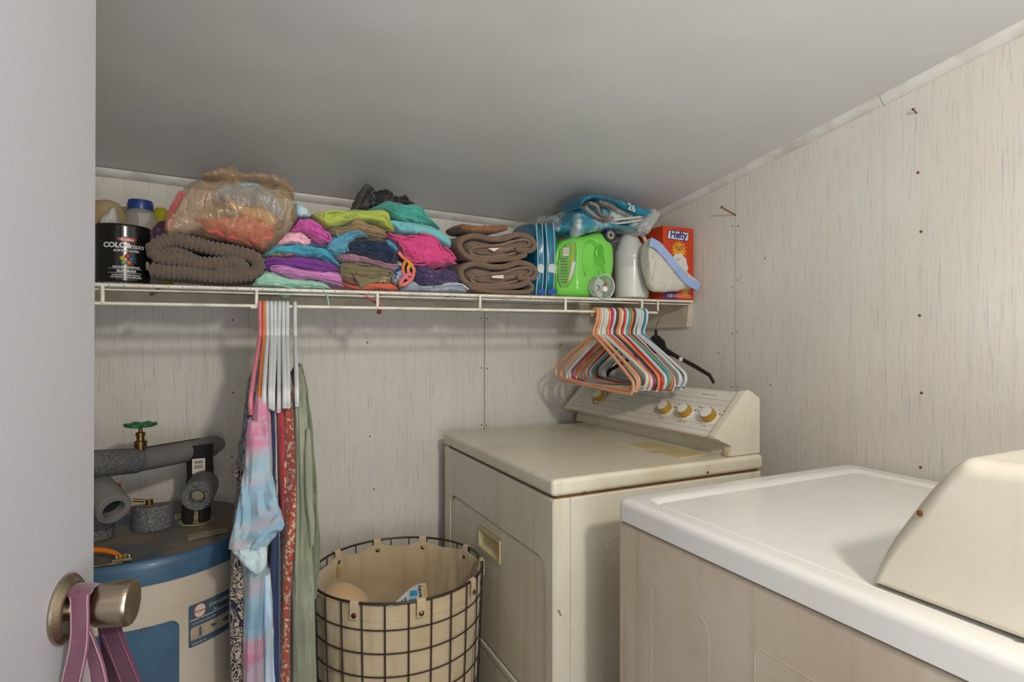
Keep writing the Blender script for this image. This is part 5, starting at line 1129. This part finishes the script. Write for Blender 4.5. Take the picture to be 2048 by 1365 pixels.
obj('bag_film', soft_mb(bt, bb, 1.486, .30, n=170, m=120, e=.62, wr=.009, fx=24, fz=28, seed=5), M_BAG, bg)
obj('handle_film', soft_mb([(400, 347), (420, 340), (447, 334), (468, 330), (482, 342), (520, 346), (560, 350), (590, 372)], [(402, 352), (425, 354), (450, 352), (475, 357), (520, 360), (560, 368), (590, 392)], 1.492, .10, n=70, m=36, e=.8, wr=.012, fx=34, fz=60, seed=9), M_BAG, bg)
mb = MB().strip(smooth_path([aY(u, v, y) for u, v, y in ((338, 460, 1.498), (340, 440, 1.494), (346, 420, 1.490), (355, 402, 1.488), (367, 384, 1.488))], 5), [.016]*21, .0015, (1, .3, 0)); obj('red_stripe', mb, M_BAGR, bg)
for o2 in (0, 6):
    mb = MB().strip(smooth_path([aY(u+o2, v, 1.482) for u, v in ((402, 430), (403, 412), (406, 394), (411, 374))], 5), .0020, .0008, (1, 0, 0)); obj('red_dashes', mb, M_BAGR, bg)
mb = MB()
for i in range(3): mb.strip([aY(388+i*4, 436+i*1.5, 1.484), aY(393+i*4, 441+i*1.5, 1.484)], .002, .0008, (1, 0, .6))
obj('red_letters', mb, M_BAGR, bg)
solo('coral_garment', soft_mb([(398, 438), (410, 434), (450, 432), (500, 430), (535, 434), (551, 455)], [(401, 450), (415, 468), (450, 476), (500, 490), (530, 497), (551, 470)], 1.506, .20, wr=.008, lips=3, m=90, seed=6, layers=[]), cl('#cf4f43', '#bf4238'), 'coral red garment inside the plastic carrier bag', 'clothing')
solo('grey_blue_shirt', soft_mb([(420, 388), (445, 370), (480, 360), (520, 366), (555, 395), (572, 428)], [(423, 394), (450, 402), (490, 412), (520, 424), (550, 440), (571, 446)], 1.505, .18, wr=.010, lips=3, m=90, seed=16), cl('#7898a6', '#6a8794'), 'grey-blue shirt in the upper part of the plastic carrier bag', 'shirt')
solo('cream_cloth', MB().tube(smooth_path([aY(u, v, 1.514) for u, v in ((462, 404), (468, 412), (490, 422), (515, 428), (535, 434), (545, 450))], 5), [.008, .009, .009, .008, .008, .008, .008, .009, .009, .010, .011, .012, .012, .013, .014, .015, .016, .016, .017, .017, .017, .016, .015, .014, .013, .012], 12), cl('#c08f55'), 'tan yellow cloth strip inside the plastic carrier bag', 'cloth')
solo('grey_bundle', soft_mb([(340, 440), (365, 420), (395, 415), (420, 440)], [(342, 460), (365, 468), (395, 466), (420, 460)], 1.53, .16, wr=.009, seed=26), cl('#9c8f80'), 'pale grey bundle at the left inside the plastic carrier bag', 'clothing')

# ------------------------------------------------------------------ teal packs, detergent, jugs, box
M_TEAL = mat('teal_film', '#136480', .3, coat=.4, col2='#1c7a94', nscale=12); M_TW = mat('film_white', '#b9c4c4', .3, coat=.3); M_CLF = film('clear_film', '#c9cdc8', .16, .12)
M_BLUEL = mat('label_blue', '#1f4f9c', .4)
for (ul, ur, lbl, dy) in ((1073, 1091, 'narrow teal plastic pack standing against the towels, left of two', .004), (1092, 1117, 'teal plastic pack standing beside the green detergent jug, right of two', 0)):
    t = thing('teal_pack', lbl, 'pack', tuple(aY(ul, 594, 1.51)), 'teal plastic packs standing on the shelf')
    obj('pack_body', soft_mb([(ul, 446), (ul+5, 443), (ur-5, 444), (ur, 447)], [(ul-1, 592), (ul+5, 593), (ur-5, 594), (ur+1, 594)], 1.512+dy, .20, n=26, m=80, e=.6, wr=.003, fx=50, fz=10, seed=ul), M_TEAL, t)
    for uu in (ul+.5, (ul+ur)/2+3): obj('seam_welt', MB().tube(smooth_path([aY(uu+2*math.sin(v*.03+ul), v, 1.5095+dy) for v in range(446, 592, 12)], 2), .0013, 6), M_TW, t)
    obj('clear_top', soft_mb([(ul, 438), (ul+8, 430), (ur+4, 430)], [(ul, 447), (ul+8, 448), (ur+4, 449)], 1.515, .18, 24, 24, wr=.006), M_CLF, t)
    p = aY((ul+ur)/2, 536, 1.5088+dy); mb = MB(); w_ = (ur-ul)*.0006
    obj('white_flash', MB().prism([(p.x-w_, p.z-.012), (p.x+w_*.8, p.z-.016), (p.x+w_, p.z+.006), (p.x, p.z+.014), (p.x-w_*.9, p.z+.008)], lambda a, b, t_: (a, t_, b), p.y-.0006, p.y+.002), M_TW, t, smooth=False)
    p = aY((ul+ur)/2, 583, 1.5088+dy)
    obj('blue_label', MB().prism([(p.x-w_, p.z-.008), (p.x+w_, p.z-.008), (p.x+w_, p.z+.008), (p.x-w_, p.z+.006)], lambda a, b, t_: (a, t_, b), p.y-.0006, p.y+.002), M_BLUEL, t, smooth=False)
# detergent jug
M_GJ = mat('green_jug_plastic', '#74c850', .32, coat=.3, sub=0); M_GL = mat('jug_label', '#6ba34f', .4, col2='#5a9141', nscale=70)
gj = thing('detergent_jug', 'bright green detergent jug lying on its side with the cap at the upper right', 'detergent jug', tuple(aY(1170, 594, 1.56)))
def jd(u, v):
    a, b = (u-1184)/17.5, (v-515)/33
    r = math.sqrt(a*a+b*b); d = .022*ss(1.15, .82, r)
    a, b = (u-1202)/5.5, (v-517)/28; r = math.sqrt(a*a+b*b); d += .028*ss(1.2, .6, r)
    x = (u-1152+.0006*(v-520)**2*.2)/3.0; d += .0025*math.exp(-x*x)
    if v > 552: d -= .004*ss(552, 570, v)*ss(1140, 1160, u)
    return d
obj('jug_body', soft_mb([(1112, 508), (1118, 494), (1130, 481), (1150, 474), (1175, 470), (1200, 464), (1212, 466), (1222, 478), (1230, 492)], [(1112, 530), (1113, 560), (1118, 588), (1130, 595), (1160, 597), (1195, 597), (1218, 594), (1226, 560), (1230, 525)], 1.503, .12, n=150, m=120, e=.42, wr=0, disp=jd), M_GJ, gj)
capc = aY(1222, 470, 1.500)
obj('cap', MB().lathe([(.0, .030), (.0215, .030), (.0225, .026), (.0225, .004), (.021, 0), (.017, 0), (.0165, .003)], capc+Vector((0, .0, 0)), (-.0, 1, 0), n=36), mat('dark_violet_cap', '#2a2740', .4), gj, angle=30)
for r_, e_, hc in ((.0165, .0020, '#4a4668'), (.0125, .0012, '#a89f2c'), (.0070, .0004, '#1f3f9c')):
    obj('cap_ring', MB().lathe([(1e-4, e_-.001), (r_, e_-.0005), (r_, .006)], capc, (0, 1, 0), n=30), mat('cap_'+hc[1:], hc, .4), gj)
lbp = [(1121, 500), (1132, 488), (1146, 483), (1152, 485), (1154, 505), (1152, 530), (1146, 556), (1138, 572), (1122, 574), (1117, 560), (1116, 525)]
def plate(P, y, m, nm, par, th=.0012):
    L = [aY(u, v, y) for u, v in P]; n = len(L); mb = MB(); mb.add(L+[p+Vector((0, th, 0)) for p in L], [tuple(range(n)), tuple(range(n, 2*n))[::-1]]+[(i, (i+1) % n, n+(i+1) % n, n+i) for i in range(n)]); return obj(nm, mb, m, par, smooth=False)
jl = plate(lbp, 1.4985, M_GL, 'jug_label', gj, .006)
plate([(1145, 486), (1148, 486), (1147, 520), (1142, 552), (1137, 568), (1134, 568), (1140, 540), (1144, 512)], 1.4978, mat('label_yellow', '#b3a82a', .4), 'yellow_stripe', jl)
plate([(1145, 522), (1152, 524), (1147, 545), (1140, 562), (1138, 560)], 1.4975, M_TW, 'white_mark', jl)
plate([(1127, 496), (1138, 495), (1138, 511), (1127, 511)], 1.4975, M_LW, 'barcode_patch', jl)
for k in range(5): plate([(1128.5+k*1.9, 497), (1129.4+k*1.9, 497), (1129.4+k*1.9, 509), (1128.5+k*1.9, 509)], 1.4971, M_INK, 'barcode_bar', jl)
for k in range(9): plate([(1121, 516+k*6), (1135, 515.5+k*6), (1135, 517.2+k*6), (1121, 517.8+k*6)], 1.4977, mat('label_dark_text', '#44703a', .5) if k == 0 else bpy.data.materials['label_dark_text'], 'text_line', jl)
# dosing cup
cp = aY(1210, 573, 1.462); 
cu = thing('measuring_cup', 'clear plastic measuring cup lying in front of the green jug', 'cup', tuple(cp))
obj('cup_wall', MB().lathe([(.0365, 0), (.038, .001), (.0385, .003), (.0375, .004), (.0335, .040), (1e-4, .040), (1e-4, .038), (.032, .038), (.0355, .002), (.0365, 0)], cp, (-.1, 1, .05), n=48), soft_clear('cup_plastic', '#cfd8cf', .42), cu)
obj('cup_rim', MB().lathe([(.036, 0), (.0385, -.001), (.039, .001), (.037, .002)], cp, (-.1, 1, .05), n=48), soft_clear('cup_rim_plastic', '#dfe6df', .75), cu)
obj('powder_residue', MB().lathe([(.010, .030), (.030, .031), (.030, .037), (1e-4, .037)], cp+Vector((-.004, 0, -.004)), (-.1, 1, .05), n=28), mat('residue', '#c4c6c0', .6, col2='#9fb09a', nscale=90), cu)
obj('spout_neck', MB().lathe([(1e-4, .002), (.008, .002), (.009, .004), (.009, .022)], cp+Vector((.010, .010, -.006)), (.0, 1, .0), n=20), M_WHITEP, cu)
obj('red_mark', MB().lathe([(1e-4, -.0005), (.0075, .0), (.0075, .002)], cp+Vector((.010, .010, .008)), (0, 1, 0), n=3), M_PR, cu)
# translucent jug
wjx = aY(1264, 596, 1.565); jz = zs(wjx.x, 1.565)
M_WJ = soft_clear('milky_plastic', '#f0f2f0', .60, .35)
wj = thing('milky_jug', 'translucent white gallon jug half full of pale liquid beside the orange box', 'jug', (wjx.x, 1.565, jz))
h_ = lambda v: aY(1264, v, 1.565).z-jz
pf = [(1e-4, .001), (.050, .001), (.0555, .005), (.0565, .012), (.0565, h_(523)), (.0552, h_(521)), (.0565, h_(518)), (.0562, h_(508)), (.047, h_(497)), (.035, h_(484)), (.026, h_(473)), (.021, h_(467)), (.019, h_(462)), (.020, h_(460)), (.020, h_(456)), (1e-4, h_(456))]
mb = MB().lathe(pf, (wjx.x, 1.565, jz), n=48)
for p in mb.v: p.x -= .010*ss(h_(512), h_(482), p.z-jz)
obj('jug_body', mb, M_WJ, wj, angle=30)
obj('liquid', MB().lathe([(1e-4, .003), (.0535, .003), (.0545, .012), (.0545, h_(537)), (1e-4, h_(537))], (wjx.x, 1.565, jz), n=40), mat('pale_liquid', '#ebe7cf', .3), wj)
hx_ = [aY(u, v, 1.540) for u, v in ((1262, 466), (1276, 467), (1288, 475), (1293, 492), (1295, 508), (1288, 520))]
obj('grip', MB().tube(smooth_path(hx_, 5), .0058, 12), M_WJ, wj)
# bin bag box
M_OR = mat('orange_box_card', '#c4401a', .45, col2='#b93612', nscale=4); M_ORD = mat('box_side_card', '#a8300f', .5)
bz0 = zs(1.3)+.0; by0, by1, bx0, bx1 = 1.483, 1.70, 1.274, 1.4065; bz1 = aY(1327, 451, by0).z
hb = thing('bin_bag_box', 'orange box of bin bags at the right end of the shelf', 'box', (bx0, by0, bz0))
obj('carton', MB().rbox((bx0, by0, bz0), (bx1, by1, bz1), .0015, 2), M_OR, hb)
def fr(x0, z0, x1, z1, m, nm, e=.0006, par=hb): return obj(nm, MB().box((bx0+x0, by0-e, bz0+z0), (bx0+x1, by0+.0008, bz0+z1)), m, par, smooth=False)
M_BN = mat('brand_blue', '#1f2f78', .4); M_BW2 = mat('box_white', '#cfccc6', .45); M_PUR = mat('box_purple', '#5a2a68', .45); M_YB = mat('burst_yellow', '#d99a1f', .45)
BH = bz1-bz0
def para(P, m, nm, e): 
    n = len(P); L = [Vector((bx0+a, by0-e, bz0+b)) for a, b in P]; mb = MB(); mb.add(L+[p+Vector((0, e+.0005, 0)) for p in L], [tuple(range(n)), tuple(range(n, 2*n))[::-1]]+[(i, (i+1) % n, n+(i+1) % n, n+i) for i in range(n)]); return obj(nm, mb, m, hb, smooth=False)
para([(.017, BH-.043), (.108, BH-.045), (.112, BH-.014), (.022, BH-.012)], M_BN, 'logo_border', .0005)
para([(.0195, BH-.0405), (.1055, BH-.0425), (.109, BH-.0165), (.0245, BH-.0145)], M_BW2, 'logo_field', .0010)
obj('lettering', text_mb('Hefty', .034, lambda x, y, e: Vector((bx0+.0645+x*.95, by0-.0014-e, bz0+BH-.0365+y)), .0010, 'CENTER', italic=.12), M_BN, hb, smooth=False)
def burst(cx, cz_, r0, r1, n, m, e, nm, sc=1):
    P = []
    for i in range(2*n): a = PI*i/n; r = r1 if i % 2 == 0 else r0; P.append((cx+r*math.cos(a), cz_+r*math.sin(a)*sc))
    L = [Vector((bx0+a, by0-e, bz0+b)) for a, b in P]; mb = MB(); mb.add(L+[Vector((bx0+cx, by0-e, bz0+cz_))], [(i, (i+1) % (2*n), 2*n) for i in range(2*n)]); obj(nm, mb, m, hb, smooth=False)
burst(.068, BH-.078, .022, .036, 16, M_YB, .0008, 'sun_burst'); burst(.095, .036, .014, .026, 14, M_YB, .0008, 'sun_burst')
for P_ in ([(.052, BH-.070), (.060, BH-.062), (.067, BH-.073)], [(.085, BH-.068), (.078, BH-.062), (.069, BH-.073)], [(.052, BH-.070), (.068, BH-.078), (.085, BH-.069)]):
    obj('drawstring_print', MB().tube(smooth_path([(bx0+a, by0-.001, bz0+b) for a, b in P_], 4), .0012, 6), M_PUR, hb)
burst(.068, BH-.135, .036, .040, 9, M_BW2, .0012, 'bag_picture', 1.25)
obj('lettering', text_mb('6-7', .013, lambda x, y, e: Vector((bx0+.066+x, by0-.0016-e, bz0+BH-.112+y)), .0001), M_INK, hb, smooth=False)
fr(.001, .001, .060, .026, M_PUR, 'purple_block')
obj('lettering', text_mb('110', .016, lambda x, y, e: Vector((bx0+.028+x, by0-.0010-e, bz0+.008+y)), .0006), M_BW2, hb, smooth=False)
for zz in (.015, .009): fr(.045, zz, .120, zz+.003, mat('fine_print', '#d9a58a', .5) if zz > .01 else bpy.data.materials['fine_print'], 'fine_print', .0012)
# side print
mb = MB().box((bx0-.0006, by0+.02, bz0+BH*.38), (bx0+.001, by0+.12, bz0+BH*.80)); obj('side_print', mb, mat('side_green_print', '#4c5a2c', .5, col2='#b9b39a', nscale=60), hb, smooth=False)
# diaper leaning on the box
M_DIA = cloth('diaper_fleece', '#cdc9bd', '#c3bfb2', nscale=90, bump=.8); M_DIB = cloth('diaper_band', '#9fb0d6', '#8ea3cf')
df = thing('diaper', 'folded white diaper with a light blue waistband leaning on the orange box', 'diaper', tuple(aY(1330, 560, 1.45)))
dyp = lambda u, v: 0
obj('fleece', soft_mb([(1299, 500), (1300, 486), (1308, 477), (1322, 484), (1346, 508), (1372, 538), (1403, 565)], [(1299, 520), (1301, 550), (1308, 574), (1322, 583), (1350, 582), (1378, 577), (1403, 571)], 1.430, .045, n=70, m=44, e=.7, wr=.004, fx=20, fz=20, seed=33), M_DIA, df)
BP = [aY(u-3, v+3, 1.422) for u, v in ((1303, 480), (1319, 489), (1339, 511), (1359, 537), (1380, 560), (1401, 570))]
obj('waistband', MB().strip(smooth_path(BP, 6), .028, .003, (.7, 0, .7), ripple=.0010), M_DIB, df)
for P_ in ([(1312, 492), (1330, 520), (1355, 553), (1385, 572)], [(1305, 510), (1312, 525), (1306, 560)]): obj('leg_elastic', MB().tube(smooth_path([aY(u, v, 1.4275) for u, v in P_], 6), .0016, 6), M_DIA, df)
# open teal bag lying on top
tb = thing('open_teal_bag', 'torn open teal diaper bag lying across the green jug and milky jug', 'bag', tuple(aY(1210, 440, 1.55)))
obj('bag_body', soft_mb([(1106, 458), (1118, 446), (1140, 432), (1160, 415), (1185, 405), (1230, 410), (1280, 425), (1318, 432)], [(1107, 464), (1120, 470), (1150, 470), (1180, 466), (1220, 461), (1260, 461), (1295, 463), (1318, 440)], 1.515, .26, n=90, m=50, e=.7, wr=.007, fx=24, fz=30, seed=51), mat('teal_white_film', '#17637a', .28, coat=.5, col2='#a9b9ba', nscale=13, nmix=(.52, .60)), tb)
obj('upper_flap', soft_mb([(1164, 412), (1166, 396), (1180, 388), (1200, 389), (1240, 398), (1280, 409), (1319, 423)], [(1165, 416), (1172, 405), (1190, 398), (1215, 401), (1240, 411), (1265, 424), (1290, 434), (1318, 430)], 1.490, .13, n=80, m=36, e=.7, wr=.005, fx=36, seed=53), M_TEAL, tb)
obj('lower_flap', soft_mb([(1152, 440), (1165, 424), (1185, 432), (1215, 443), (1250, 450), (1290, 458)], [(1153, 450), (1160, 472), (1180, 466), (1220, 458), (1260, 459), (1290, 464)], 1.488, .12, n=70, m=36, e=.7, wr=.005, fx=36, seed=55), mat('teal_white_flap', '#2f7d92', .28, coat=.5, col2='#bcc5c2', nscale=16, nmix=(.46, .56)), tb)
obj('clear_corner', soft_mb([(1276, 458), (1290, 440), (1308, 418), (1321, 424)], [(1278, 464), (1292, 470), (1304, 462), (1321, 432)], 1.486, .08, n=36, m=26, wr=.007, fx=40, seed=57), film('clear_bag_end', '#cfd0cc', .55, .15), tb)
obj('lettering', text_mb('26', .030, lambda x, y, e: aY(1262, 414, 1.486)+Vector((x, -e-.003+.25*x*0, y-.012-.30*x)), .0008), M_TW, tb, smooth=False)
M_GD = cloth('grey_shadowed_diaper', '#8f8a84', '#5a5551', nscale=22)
DL = ['large folded grey-white diaper at the left of the bag mouth', 'grey-white diaper fold above the leftmost one in the bag mouth', 'thick shadowed diaper fold in the middle of the bag mouth', 'thin white diaper edge, upper of the two at the right of the bag mouth', 'thin white diaper edge, lower of the two at the right of the bag mouth']
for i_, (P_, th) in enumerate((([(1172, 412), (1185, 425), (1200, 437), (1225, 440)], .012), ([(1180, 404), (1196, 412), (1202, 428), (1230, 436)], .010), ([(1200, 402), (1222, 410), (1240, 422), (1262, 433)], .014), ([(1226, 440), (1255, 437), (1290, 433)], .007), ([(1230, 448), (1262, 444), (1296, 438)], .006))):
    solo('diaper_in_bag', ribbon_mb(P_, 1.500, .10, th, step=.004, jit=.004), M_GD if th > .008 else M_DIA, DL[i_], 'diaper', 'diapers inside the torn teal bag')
